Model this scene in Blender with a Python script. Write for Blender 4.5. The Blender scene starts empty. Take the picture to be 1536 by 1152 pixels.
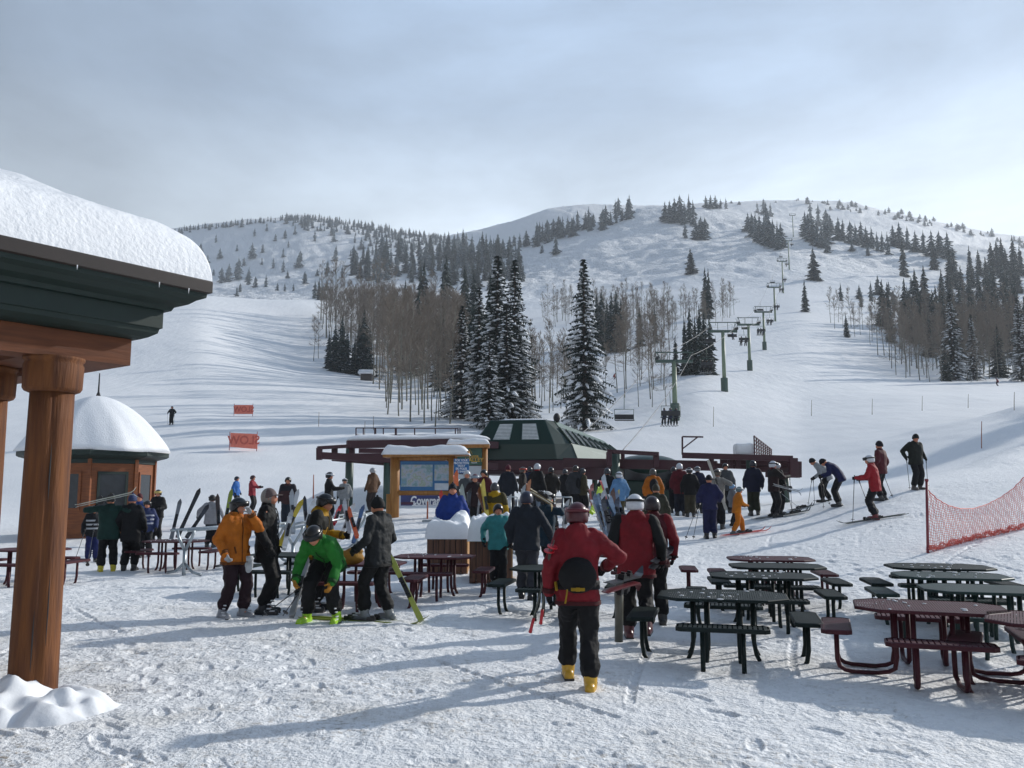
import bpy, math, random
import numpy as np
from mathutils import Vector, Matrix
random.seed(7); np.random.seed(7)
sc = bpy.context.scene
col = sc.collection
# ------------------------------------------------------------------ camera
H = 1.8; F = 1280.0; P = math.radians(7.125)
cam = bpy.data.cameras.new('camera'); camo = bpy.data.objects.new('camera', cam); col.objects.link(camo)
cam.lens = 36 * F / 1536; cam.sensor_width = 36; cam.clip_start = 0.1; cam.clip_end = 20000
camo.location = (0, 0, H); camo.rotation_euler = (math.pi / 2 + P, 0, 0)
sc.camera = camo
# ------------------------------------------------------------------ light
SUN_AZ = math.radians(58); SUN_EL = math.radians(25)          # azimuth measured from +Y towards +X
SD = Vector((math.sin(SUN_AZ) * math.cos(SUN_EL), math.cos(SUN_AZ) * math.cos(SUN_EL), math.sin(SUN_EL)))
sl = bpy.data.lights.new('sun', 'SUN'); sl.energy = 4.7; sl.angle = math.radians(1.2); sl.color = (1, .965, .90)
so = bpy.data.objects.new('sun', sl); col.objects.link(so)
so.rotation_euler = (-SD).to_track_quat('-Z', 'Y').to_euler()
w = bpy.data.worlds.new('World'); sc.world = w; w.use_nodes = True
nt = w.node_tree; N = nt.nodes; L = nt.links
bg = N['Background']; bg.inputs[1].default_value = 0.1
sky = N.new('ShaderNodeTexSky'); sky.sky_type = 'NISHITA'; sky.sun_disc = False
sky.sun_elevation = SUN_EL; sky.sun_rotation = SUN_AZ; sky.altitude = 2500; sky.dust_density = 1.5
tc = N.new('ShaderNodeTexCoord')
mp = N.new('ShaderNodeMapping'); mp.inputs['Scale'].default_value = (1, .8, 2.4)
mp.inputs['Rotation'].default_value = (0.15, .1, .5)
L.new(tc.outputs['Generated'], mp.inputs[0])
nz = N.new('ShaderNodeTexNoise'); nz.inputs['Scale'].default_value = 2.3; nz.inputs['Detail'].default_value = 8
nz.inputs['Roughness'].default_value = .55; nz.inputs['Distortion'].default_value = .25
L.new(mp.outputs[0], nz.inputs['Vector'])
sep = N.new('ShaderNodeSeparateXYZ'); L.new(tc.outputs['Generated'], sep.inputs[0])
# thin cloud veil: paler towards the horizon and towards the sun
vr = N.new('ShaderNodeValToRGB'); e = vr.color_ramp.elements
e[0].position = 0.0; e[0].color = (6.6, 7.05, 7.2, 1)
e[1].position = .62; e[1].color = (1.5, 2.2, 3.3, 1)
m_ = vr.color_ramp.elements.new(.27); m_.color = (5.2, 5.85, 6.35, 1)
m_ = vr.color_ramp.elements.new(.42); m_.color = (2.75, 3.55, 4.65, 1)
for q in e: q.color = (q.color[0] / 10, q.color[1] / 10, q.color[2] / 10, 1)
L.new(sep.outputs['Z'], vr.inputs[0])
sc10 = N.new('ShaderNodeVectorMath'); sc10.operation = 'SCALE'; sc10.inputs['Scale'].default_value = 10
L.new(vr.outputs[0], sc10.inputs[0])
dt = N.new('ShaderNodeVectorMath'); dt.operation = 'DOT_PRODUCT'; L.new(tc.outputs['Generated'], dt.inputs[0]); dt.inputs[1].default_value = SD
gr = N.new('ShaderNodeMapRange'); gr.interpolation_type = 'SMOOTHERSTEP'; gr.inputs[1].default_value = -.55; gr.inputs[2].default_value = 1.0
gr.inputs[3].default_value = .36; gr.inputs[4].default_value = 1.75
L.new(dt.outputs['Value'], gr.inputs[0])
nr = N.new('ShaderNodeMapRange'); nr.inputs[1].default_value = .34; nr.inputs[2].default_value = .66
nr.inputs[3].default_value = .72; nr.inputs[4].default_value = 1.30
L.new(nz.outputs[0], nr.inputs[0])
mm = N.new('ShaderNodeMath'); mm.operation = 'MULTIPLY'; L.new(gr.outputs[0], mm.inputs[0]); L.new(nr.outputs[0], mm.inputs[1])
s2 = N.new('ShaderNodeVectorMath'); s2.operation = 'SCALE'; L.new(sc10.outputs[0], s2.inputs[0]); L.new(mm.outputs[0], s2.inputs['Scale'])
mx = N.new('ShaderNodeMixRGB'); mx.inputs[0].default_value = .90
L.new(sky.outputs[0], mx.inputs[1]); L.new(s2.outputs[0], mx.inputs[2]); L.new(mx.outputs[0], bg.inputs[0])
sc.view_settings.view_transform = 'Standard'; sc.view_settings.look = 'None'
sc.view_settings.exposure = 0.07; sc.view_settings.gamma = 1; sc.view_settings.use_curve_mapping = False
sc.render.engine = 'CYCLES'; sc.cycles.max_bounces = 5; sc.cycles.volume_bounces = 1
sc.cycles.use_adaptive_sampling = True
# ------------------------------------------------------------------ pixels to world
cP, sP = math.cos(P), math.sin(P)
def ray(px, py):
    cx = (px - 768) / F; cy = (576 - py) / F
    dy = cP - cy * sP
    return cx / dy, (sP + cy * cP) / dy
def at(px, py, Y):
    u, t = ray(px, py); return Vector((u * Y, Y, H + t * Y))
def lin(h):
    h = h.lstrip('#'); c = [int(h[i:i + 2], 16) / 255 for i in (0, 2, 4)]
    return tuple(v / 12.92 if v <= .04045 else ((v + .055) / 1.055) ** 2.4 for v in c)
# ------------------------------------------------------------------ terrain heights
PX = [-500, 0, 150, 300, 450, 600, 750, 900, 1050, 1200, 1350, 1536, 2000]
LV = [
 (22, [845, 845, 845, 843, 838, 828, 827, 828, 826, 806, 780, 764, 745]),
 (26, [826, 826, 826, 820, 810, 792, 795, 800, 800, 784, 748, 730, 700]),
 (30, [810, 808, 806, 800, 788, 771, 773, 776, 776, 760, 727, 712, 680]),
 (45, [775, 773, 770, 766, 758, 752, 750, 748, 746, 741, 722, 690, 640]),
 (60, [720, 715, 712, 708, 710, 712, 712, 712, 712, 706, 683, 641, 600]),
 (85, [655, 645, 640, 637, 645, 652, 655, 655, 645, 648, 632, 620, 570]),
 (110, [620, 610, 608, 608, 614, 625, 632, 630, 598, 612, 600, 596, 560]),
 (150, [585, 575, 572, 572, 585, 602, 605, 585, 558, 563, 572, 574, 545]),
 (200, [530, 530, 525, 522, 560, 575, 550, 545, 525, 520, 540, 555, 520]),
 (260, [480, 480, 475, 480, 520, 530, 505, 500, 483, 478, 500, 515, 480]),
 (350, [430, 430, 442, 447, 452, 470, 478, 468, 448, 440, 446, 460, 450]),
 (450, [465, 465, 468, 470, 462, 436, 434, 425, 408, 398, 405, 410, 400]),
 (600, [455, 455, 455, 458, 440, 420, 405, 375, 352, 352, 368, 385, 385]),
 (1000, [430, 430, 430, 425, 405, 385, 385, 350, 325, 330, 350, 388, 420]),
]
L800 = (800, [(-500, 430), (0, 425), (300, 432), (450, 412), (600, 392), (750, 372), (820, 352), (880, 335), (930, 320), (960, 309), (1000, 305), (1060, 309), (1110, 317), (1150, 326), (1200, 341), (1300, 358), (1400, 374), (1536, 394), (2000, 420)])
L1300 = (1300, [(-500, 420), (0, 372), (250, 346), (330, 337), (400, 330), (455, 325), (520, 333), (600, 349), (670, 358), (760, 335), (820, 316), (870, 308), (930, 308), (1080, 303), (1200, 299), (1280, 306), (1350, 319), (1450, 342), (1536, 360), (2000, 420)])
L1700 = (1700, [(p, q + 25) for p, q in L1300[1]]); L2600 = (2600, [(p, q + 70) for p, q in L1300[1]])
levels = [(y, list(zip(PX, v))) for y, v in LV] + [L800, L1300, L1700, L2600]
levels.sort(key=lambda a: a[0])
UG = np.linspace(-1.1, 1.1, 881)
rows = [(0.5, 0 * UG), (9, 0 * UG), (13, np.interp(UG, [-1, .3, .48, .62, 1], [0, 0, .12, .25, .6])), (17, np.interp(UG, [-1, -.1, .25, .48, .62, 1], [0, 0, .1, .55, .8, 1.3]))]
for y, pl in levels:
    us, zs = [], []
    for px, py in pl:
        u, t = ray(px, py); us.append(u); zs.append(H + t * y)
    zz = np.interp(UG, us, zs)
    k = 9 if y in (800, 1300) else 21
    ker = np.hanning(k + 2)[1:-1]; ker /= ker.sum()
    rows.append((y, np.convolve(np.pad(zz, k // 2, mode='edge'), ker, 'valid')))
RY = np.array([math.log(r[0]) for r in rows]); RZ = np.array([r[1] for r in rows])
LG = np.linspace(RY[0], RY[-1], 700)
# monotone hermite in true distance
def pchip(xk, yk, x):
    h = np.diff(xk)[:, None]; d = np.diff(yk, axis=0) / h
    m = np.zeros_like(yk); m[0] = d[0]; m[-1] = d[-1]
    a, b = d[:-1], d[1:]; w1 = 2 * h[1:] + h[:-1]; w2 = h[1:] + 2 * h[:-1]
    with np.errstate(divide='ignore', invalid='ignore'):
        hm = (w1 + w2) / (w1 / a + w2 / b)
    m[1:-1] = np.where(a * b > 0, hm, 0)
    i = np.clip(np.searchsorted(xk, x) - 1, 0, len(xk) - 2)
    t = ((x - xk[i]) / (xk[i + 1] - xk[i]))[:, None]; hh = (xk[i + 1] - xk[i])[:, None]
    return (2 * t**3 - 3 * t**2 + 1) * yk[i] + (t**3 - 2 * t**2 + t) * hh * m[i] + (-2 * t**3 + 3 * t**2) * yk[i + 1] + (t**3 - t**2) * hh * m[i + 1]
ZT = pchip(np.exp(RY), RZ, np.exp(LG))
def lookup(u, Y):
    u = np.clip(u, -1.09, 1.09); lg = np.log(np.clip(Y, .51, 2590))
    a = (u - UG[0]) / (UG[1] - UG[0]); b = (lg - LG[0]) / (LG[1] - LG[0])
    i = np.clip(a.astype(int), 0, len(UG) - 2); j = np.clip(b.astype(int), 0, len(LG) - 2)
    fa = a - i; fb = b - j
    return (ZT[j, i] * (1 - fa) + ZT[j, i + 1] * fa) * (1 - fb) + (ZT[j + 1, i] * (1 - fa) + ZT[j + 1, i + 1] * fa) * fb
_tab = np.random.RandomState(3).rand(512, 512)
def vnoise(x, y, s=1.0, o=0):
    x = x / s + o * 17.3; y = y / s + o * 9.1
    xi = np.floor(x).astype(int); yi = np.floor(y).astype(int); fx = x - xi; fy = y - yi
    fx = fx * fx * (3 - 2 * fx); fy = fy * fy * (3 - 2 * fy)
    g = lambda a, b: _tab[a % 512, b % 512]
    return (g(xi, yi) * (1 - fx) + g(xi + 1, yi) * fx) * (1 - fy) + (g(xi, yi + 1) * (1 - fx) + g(xi + 1, yi + 1) * fx) * fy - .5
def sstep(a, b, x):
    t = np.clip((x - a) / (b - a), 0, 1); return t * t * (3 - 2 * t)
def zf(x, y, fine=True):
    x = np.asarray(x, float); y = np.asarray(y, float)
    r = np.hypot(x, y); yy = np.where(y > .74 * r, y, .74 * r)        # beside and behind the camera: distance alone counts
    u = np.where(y > .05, x / np.maximum(y, .05), np.sign(x) * 1.1); u = np.clip(u, -1.09, 1.09)
    z = lookup(u, yy)
    far = sstep(30, 90, yy)
    z = z + far * (vnoise(x, y, 23, 1) * 1.3 + vnoise(x, y, 61, 2) * 3) * np.clip(yy / 400, 0, 1)
    hill = sstep(330, 500, yy)
    z = z + hill * (vnoise(x, y, 9, 3) * 2.2 + vnoise(x, y, 4.2, 4) * 1.2)
    z = z + hill * vnoise(x, y, 95, 5) * 9
    # snow banks
    def ridge(z, x0, y0, x1, y1, wd, h, nse=.4, grow=0):
        dx, dy = x1 - x0, y1 - y0; ll = math.hypot(dx, dy)
        s = ((x - x0) * dx + (y - y0) * dy) / ll; d = ((x - x0) * dy - (y - y0) * dx) / ll
        d = d + vnoise(x, y, 5, 6) * wd * nse
        e = sstep(-wd, wd + grow, s) * (1 - sstep(ll - wd, ll + wd, s))
        return z + h * np.exp(-(d / wd) ** 2) * e * (1 + .6 * vnoise(x, y, 3, 7))
    z = ridge(z, -9.4, 39.5, -3.4, 37.5, 1.3, .75)
    z = ridge(z, 13.5, 31, 60, 72, 1.9, 1.0, .5, 22)
    z = ridge(z, 20, 62, 75, 84, 4, 1.0, .5, 25)
    if fine:
        near = 1 - sstep(25, 60, yy)
        tr = .4 + 1.2 * sstep(-.1, .25, vnoise(x, y, 2.3, 8))
        z = z + near * (vnoise(x, y, 1.7, 9) * .04 + vnoise(x, y, .55, 10) * .022 * tr + vnoise(x, y, .21, 11) * .016 * tr + vnoise(x, y, .09, 12) * .010 * tr)
        mid = sstep(18, 60, yy) * (1 - sstep(300, 500, yy))
        z = z + mid * (vnoise(x, y, 4, 13) * .12 + vnoise(x, y, 1.5, 14) * .04)
    return z
def gz(x, y): return float(zf(np.array([x]), np.array([y]), False)[0])
_YS = np.exp(np.linspace(math.log(3), math.log(1900), 3000))
def hit(px, py, ymax=1e9):
    u, t = ray(px, py)
    d = zf(u * _YS, _YS, False) - (H + t * _YS)
    k = np.argmax(d > 0)
    if d[k] <= 0: return None
    Y = _YS[k]
    return Vector((u * Y, Y, gz(u * Y, Y)))
def on(px, Y):                       # ground point in column px at distance Y
    u = (px - 768) / F / cP; x = u * Y
    for _ in range(3):
        z = gz(x, Y); dep = Y * cP + (z - H) * sP; x = (px - 768) / F * dep
    return Vector((x, Y, gz(x, Y)))
# ------------------------------------------------------------------ objects
WL = {}
def tag(o, label=None, cat=None, group=None, kind=None):
    if label: o['label'] = label
    if cat: o['category'] = cat
    if group: o['group'] = group
    if kind: o['kind'] = kind
    return o
def empty(name, loc=(0, 0, 0), rz=0, label=None, cat=None, group=None):
    o = bpy.data.objects.new(name, None); o.empty_display_size = .2; col.objects.link(o)
    o.location = loc; o.rotation_euler = (0, 0, rz); WL[o] = Vector(loc)
    return tag(o, label, cat, group)
def copy_tree(o, parent=None):
    c = o.copy(); col.objects.link(c); c.parent = parent
    for ch in list(o.children): copy_tree(ch, c)
    return c
class MB:
    def __init__(s): s.v = []; s.f = []; s.m = []
    def add(s, vs, fs, mi=0):
        b = len(s.v); s.v.extend([tuple(p) for p in vs]); s.f.extend([tuple(i + b for i in f) for f in fs]); s.m.extend([mi] * len(fs)); return s
    def box(s, c, size, rot=None, mi=0):
        hx, hy, hz = [q / 2 for q in size]; c = Vector(c)
        pts = [Vector((sx * hx, sy * hy, sz * hz)) for sx in (-1, 1) for sy in (-1, 1) for sz in (-1, 1)]
        if rot is not None: pts = [rot @ p for p in pts]
        return s.add([p + c for p in pts], [(0, 1, 3, 2), (4, 6, 7, 5), (0, 4, 5, 1), (2, 3, 7, 6), (0, 2, 6, 4), (1, 5, 7, 3)], mi)
    def beam(s, a, b, wd, ht, up=(0, 0, 1), mi=0):
        a, b = Vector(a), Vector(b); d = (b - a); ln = d.length; d.normalize()
        up = Vector(up); sd = d.cross(up)
        if sd.length < 1e-4: sd = d.cross(Vector((1, 0, 0)))
        sd.normalize(); u2 = sd.cross(d)
        R = Matrix((d, sd, u2)).transposed()
        return s.box((a + b) / 2, (ln, wd, ht), R, mi)
    def tube(s, pts, r, n=8, caps=True, mi=0, flat=1.0):
        pts = [Vector(p) for p in pts]; rs = r if isinstance(r, (list, tuple)) else [r] * len(pts)
        vs = []; prev = None
        for i, p in enumerate(pts):
            d = (pts[min(i + 1, len(pts) - 1)] - pts[max(i - 1, 0)])
            if d.length < 1e-9: d = Vector((0, 0, 1))
            d.normalize()
            if prev is None:
                q = Vector((0, 0, 1)) if abs(d.z) < .9 else Vector((0, 1, 0))
                sd = d.cross(q).normalized()
            else:
                sd = (prev - d * prev.dot(d)).normalized()
            prev = sd; u2 = sd.cross(d)
            for k in range(n):
                a = 2 * math.pi * k / n
                vs.append(p + (sd * math.cos(a) + u2 * math.sin(a) * flat) * rs[i])
        fs = [(i * n + k, i * n + (k + 1) % n, (i + 1) * n + (k + 1) % n, (i + 1) * n + k) for i in range(len(pts) - 1) for k in range(n)]
        if caps: fs += [tuple(range(n - 1, -1, -1)), tuple((len(pts) - 1) * n + k for k in range(n))]
        return s.add(vs, fs, mi)
    def caps(s, a, b, ra, rb, n=12, mi=0):              # tapered limb with round ends
        a, b = Vector(a), Vector(b); d = (b - a).normalized() if (b - a).length > 1e-6 else Vector((0, 0, 1))
        pts = []; rs = []
        for k in (0, .35, .7, .92): pts.append(a - d * ra * math.sqrt(max(0, 1 - (k) ** 2)) ); rs.append(ra * max(k, .05))
        pts.append(a); rs.append(ra)
        pts.append(a.lerp(b, .5)); rs.append((ra + rb) / 2)
        pts.append(b); rs.append(rb)
        for k in (.92, .7, .35, 0): pts.append(b + d * rb * math.sqrt(1 - k * k)); rs.append(rb * max(k, .05))
        return s.tube(pts, rs, n, True, mi)
    def ell(s, c, r, rot=None, nu=16, nv=10, mi=0, fn=None):
        c = Vector(c); vs = []
        for j in range(nv + 1):
            th = math.pi * j / nv
            for i in range(nu):
                ph = 2 * math.pi * i / nu
                p = Vector((math.sin(th) * math.cos(ph), math.sin(th) * math.sin(ph), math.cos(th)))
                q = Vector((p.x * r[0], p.y * r[1], p.z * r[2]))
                if fn: q = fn(p, q)
                if rot is not None: q = rot @ q
                vs.append(c + q)
        fs = [(j * nu + i, (j + 1) * nu + i, (j + 1) * nu + (i + 1) % nu, j * nu + (i + 1) % nu) for j in range(nv) for i in range(nu)]
        return s.add(vs, fs, mi)
    def loft(s, rings, caps=True, mi=0):
        n = len(rings[0]); vs = [p for r in rings for p in r]
        fs = [(i * n + k, i * n + (k + 1) % n, (i + 1) * n + (k + 1) % n, (i + 1) * n + k) for i in range(len(rings) - 1) for k in range(n)]
        if caps: fs += [tuple(range(n - 1, -1, -1)), tuple((len(rings) - 1) * n + k for k in range(n))]
        return s.add(vs, fs, mi)
    def mesh(s, name, mats, off=(0, 0, 0), smooth=False):
        me = bpy.data.meshes.new(name); o = Vector(off)
        me.from_pydata([(v[0] - o.x, v[1] - o.y, v[2] - o.z) for v in s.v], [], s.f)
        for m in (mats if isinstance(mats, (list, tuple)) else [mats]): me.materials.append(m)
        if any(s.m): me.polygons.foreach_set('material_index', s.m)
        if smooth: me.polygons.foreach_set('use_smooth', [True] * len(me.polygons))
        me.validate(); me.update(); return me
    def build(s, name, mats, parent=None, smooth=False, local=False, bevel=0, label=None, cat=None, group=None, kind=None, loc=None):
        off = Vector((0, 0, 0))
        if parent is not None and not local: off = WL.get(parent, off)
        if parent is None and loc is not None: off = Vector(loc)
        me = s.mesh(name, mats, off, smooth)
        o = bpy.data.objects.new(name, me); col.objects.link(o)
        if parent is not None: o.parent = parent; WL[o] = WL.get(parent, Vector((0, 0, 0)))
        else: o.location = off; WL[o] = off
        if bevel:
            b = o.modifiers.new('bevel', 'BEVEL'); b.width = bevel; b.segments = 2; b.limit_method = 'ANGLE'
        return tag(o, label, cat, group, kind)
def npmesh(name, V, Fq, mats, mi=None, smooth=False):
    me = bpy.data.meshes.new(name); V = np.asarray(V, np.float32); Fq = np.asarray(Fq, np.int32)
    n = Fq.shape[1]
    me.vertices.add(len(V)); me.vertices.foreach_set('co', V.ravel())
    me.loops.add(Fq.size); me.loops.foreach_set('vertex_index', Fq.ravel())
    me.polygons.add(len(Fq)); me.polygons.foreach_set('loop_start', np.arange(0, Fq.size, n, dtype=np.int32))
    for m in mats: me.materials.append(m)
    if mi is not None: me.polygons.foreach_set('material_index', np.asarray(mi, np.int32))
    if smooth: me.polygons.foreach_set('use_smooth', np.ones(len(Fq), bool))
    me.update(calc_edges=True); return me
# ------------------------------------------------------------------ materials
def mat(name, c, rough=.6, metal=0, var=.12, vs=6, bump=0, bs=40, spec=.5, scale=(1, 1, 1), c2=None, sheen=0):
    if isinstance(c, str): c = lin(c)
    m = bpy.data.materials.new(name); m.use_nodes = True; n = m.node_tree.nodes; l = m.node_tree.links
    b = n['Principled BSDF']; b.inputs['Roughness'].default_value = rough; b.inputs['Metallic'].default_value = metal
    b.inputs['Specular IOR Level'].default_value = spec
    t = n.new('ShaderNodeTexCoord'); mpn = n.new('ShaderNodeMapping'); mpn.inputs['Scale'].default_value = scale; l.new(t.outputs['Object'], mpn.inputs[0])
    nz = n.new('ShaderNodeTexNoise'); nz.inputs['Scale'].default_value = vs; nz.inputs['Detail'].default_value = 5; l.new(mpn.outputs[0], nz.inputs['Vector'])
    r = n.new('ShaderNodeValToRGB'); r.color_ramp.elements[0].position = .3; r.color_ramp.elements[1].position = .7
    if c2 is None:
        a = tuple(max(0, x * (1 - var)) for x in c); d = tuple(min(1, x * (1 + var)) for x in c)
    else:
        a = c; d = lin(c2) if isinstance(c2, str) else c2
    r.color_ramp.elements[0].color = (*a, 1); r.color_ramp.elements[1].color = (*d, 1)
    l.new(nz.outputs[0], r.inputs[0]); l.new(r.outputs[0], b.inputs['Base Color'])
    if bump:
        n2 = n.new('ShaderNodeTexNoise'); n2.inputs['Scale'].default_value = bs; n2.inputs['Detail'].default_value = 4; l.new(mpn.outputs[0], n2.inputs['Vector'])
        bp = n.new('ShaderNodeBump'); bp.inputs['Strength'].default_value = bump; bp.inputs['Distance'].default_value = .02
        l.new(n2.outputs[0], bp.inputs['Height']); l.new(bp.outputs[0], b.inputs['Normal'])
    return m
M = {}
SNOW = (.82, .835, .86)
M['snow'] = mat('snow', SNOW, .55, var=.03, bump=.55, bs=7, spec=.3)
M['rsnow'] = mat('roof_snow', SNOW, .6, var=.03, bump=.6, bs=22, spec=.25)
M['white'] = mat('white_paint', (.75, .76, .78), .4)
M['logw'] = mat('log_wood', '#4f2a12', .8, scale=(7, 7, .7), vs=2.2, c2='#75451c', bump=.45, bs=7)
M['beamw'] = mat('beam_wood', '#50290f', .75, scale=(.6, .6, 6), vs=4, c2='#6a3a1c', bump=.25, bs=8)
M['hutw'] = mat('hut_wood', '#84491f', .6, scale=(1, 1, 8), vs=3, c2='#683616', bump=.3, bs=10)
M['gtrim'] = mat('green_trim', '#10241f', .6, var=.1)
M['gutter'] = mat('brown_gutter', '#2e2520', .4, var=.1)
M['glass'] = mat('dark_glass', (.02, .025, .03), .12, var=.2)
M['maroon'] = mat('maroon_steel', '#3d1620', .45, var=.1, vs=3)
M['tmaroon'] = mat('maroon_table', '#42141e', .55, var=.25, vs=5, spec=.3)
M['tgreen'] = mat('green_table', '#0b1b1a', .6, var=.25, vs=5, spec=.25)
M['tgpale'] = mat('glare_green_table', '#1f3532', .5, var=.2, vs=5, spec=.35)  # table green made paler: glare put into the colour
M['termg'] = mat('terminal_green', '#082a22', .35, var=.08, vs=2)
M['termp'] = mat('terminal_pale', '#3d574d', .35, var=.12, vs=2)
M['tower'] = mat('tower_green', '#74836b', .5, var=.1, vs=2)
M['towerd'] = mat('tower_dark', '#3c5148', .5, var=.1, vs=2)
M['steel'] = mat('galvanised_steel', '#9ba3a8', .35, metal=.7, var=.15, vs=20)
M['dark'] = mat('black_rubber', (.02, .02, .022), .6)
M['wood'] = mat('sign_wood', '#a8763a', .6, scale=(3, 3, .5), c2='#8a5a26', vs=4)
M['plank'] = mat('plank_wood', '#6f4a35', .6, scale=(8, 8, .6), c2='#4f3428', vs=3)
M['plank_lit'] = mat('sunlit_plank_wood', '#b58a55', .6, scale=(8, 8, .6), c2='#9a7040', vs=3)  # lighter copy of the plank wood, sunlight put into the colour
M['skin'] = mat('skin', '#b97a5f', .5, var=.06, vs=12)
M['rope'] = mat('cable', (.12, .12, .12), .5)
_mc = {}
def cm(hexc, kind='cloth'):
    k = (hexc, kind)
    if isinstance(hexc, str) and kind == 'cloth': hexc = '#' + ''.join('%02x' % int(int(hexc[i:i + 2], 16) * .80) for i in (1, 3, 5))
    if k not in _mc:
        if kind == 'cloth': _mc[k] = mat('cloth_' + hexc[1:], hexc, .75, var=.18, vs=9, bump=.6, bs=16, spec=.3)
        else: _mc[k] = mat('gloss_' + hexc[1:], hexc, .3, var=.06, vs=20)
    return _mc[k]
# ------------------------------------------------------------------ snow ground: one sheet from behind the camera to beyond the ridges
def ground_material():
    m = bpy.data.materials.new('ground_snow'); m.use_nodes = True; n = m.node_tree.nodes; l = m.node_tree.links
    b = n['Principled BSDF']; b.inputs['Roughness'].default_value = .6; b.inputs['Specular IOR Level'].default_value = .25
    t = n.new('ShaderNodeTexCoord')
    def noise(s, d=5, scale=(1, 1, 1), loc=(0, 0, 0), rough=.55):
        mpn = n.new('ShaderNodeMapping'); mpn.inputs['Scale'].default_value = scale; mpn.inputs['Location'].default_value = loc; l.new(t.outputs['Object'], mpn.inputs[0])
        z = n.new('ShaderNodeTexNoise'); z.inputs['Scale'].default_value = s; z.inputs['Detail'].default_value = d; z.inputs['Roughness'].default_value = rough; l.new(mpn.outputs[0], z.inputs['Vector']); return z.outputs[0]
    def mr(x, a, bb, c=0, d=1):
        r = n.new('ShaderNodeMapRange'); r.inputs[1].default_value = a; r.inputs[2].default_value = bb; r.inputs[3].default_value = c; r.inputs[4].default_value = d; l.new(x, r.inputs[0]); return r.outputs[0]
    def ma(op, x, y):
        q = n.new('ShaderNodeMath'); q.operation = op
        for i, v in enumerate((x, y)):
            if isinstance(v, (int, float)): q.inputs[i].default_value = v
            else: l.new(v, q.inputs[i])
        return q.outputs[0]
    def mixc(f, a, bb):
        q = n.new('ShaderNodeMixRGB'); l.new(f, q.inputs[0])
        for i, v in ((1, a), (2, bb)):
            if isinstance(v, tuple): q.inputs[i].default_value = (*v, 1)
            else: l.new(v, q.inputs[i])
        return q.outputs[0]
    base = mixc(mr(noise(.35), .35, .65), (.80, .81, .825), (.84, .845, .855))
    # trampled dirt: fine flecks gathered in patches on the plaza near the porch
    geo = n.new('ShaderNodeSeparateXYZ'); l.new(t.outputs['Object'], geo.inputs[0])
    patch = mr(noise(.7, 4, loc=(5, 2, 0)), .42, .60)
    dist = mr(geo.outputs['Y'], 5.0, 16.0, 1, .12)
    far = mr(geo.outputs['Y'], 16.0, 30.0, 1, 0)
    leftx = mr(geo.outputs['X'], -3.5, 3.5, 1, .35)
    fleck = mr(noise(14, 5, (1, 1.0, 1), rough=.7), .52, .64)
    f = ma('MULTIPLY', ma('MULTIPLY', ma('MULTIPLY', fleck, patch), ma('MULTIPLY', dist, far)), leftx)
    base = mixc(ma('MULTIPLY', f, .95), base, (.19, .14, .085))
    wash = ma('MULTIPLY', ma('MULTIPLY', mr(noise(1.1, 4, loc=(1, 7, 0)), .5, .75), ma('MULTIPLY', dist, far)), leftx)
    base = mixc(ma('MULTIPLY', wash, .5), base, (.52, .45, .34))
    l.new(base, b.inputs['Base Color'])
    h1 = noise(5.5, 6, rough=.62); h2 = noise(28, 3)
    hh = ma('ADD', ma('MULTIPLY', h1, 1.0), ma('MULTIPLY', h2, .22))
    nearf = mr(geo.outputs['Y'], 10, 110, 1, .25)
    bp = n.new('ShaderNodeBump'); bp.inputs['Distance'].default_value = .07; l.new(nearf, bp.inputs['Strength']); l.new(hh, bp.inputs['Height'])
    # ski tracks: long faint grooves down the groomed slopes
    tr = noise(.9, 3, (1.0, .12, 1)); tr2 = noise(.12, 4)
    farf = mr(geo.outputs['Y'], 40, 150, 0, 1)
    bp2 = n.new('ShaderNodeBump'); bp2.inputs['Distance'].default_value = .28; l.new(ma('MULTIPLY', farf, .55), bp2.inputs['Strength']); l.new(tr, bp2.inputs['Height']); l.new(bp.outputs[0], bp2.inputs['Normal'])
    hillf = mr(geo.outputs['Y'], 320, 480, 0, 1); mg = noise(.38, 4, rough=.65)
    bp3 = n.new('ShaderNodeBump'); bp3.inputs['Distance'].default_value = 3.2; l.new(ma('MULTIPLY', hillf, .8), bp3.inputs['Strength']); l.new(mg, bp3.inputs['Height']); l.new(bp2.outputs[0], bp3.inputs['Normal'])
    l.new(bp3.outputs[0], b.inputs['Normal'])
    return m
th = np.radians(np.concatenate([np.linspace(-180, -42, 70)[:-1], np.linspace(-42, 42, 880), np.linspace(42, 180, 70)[1:]]))
rr = np.exp(np.linspace(math.log(.4), math.log(2550), 960))
rr = np.concatenate([np.exp(np.linspace(math.log(.4), math.log(4.2), 40))[:-1], np.exp(np.linspace(math.log(4.2), math.log(20), 520))[:-1], np.exp(np.linspace(math.log(20), math.log(2550), 640))])
TT, RR = np.meshgrid(th, rr); GX = RR * np.sin(TT); GY = RR * np.cos(TT); GZ = zf(GX, GY)
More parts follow.
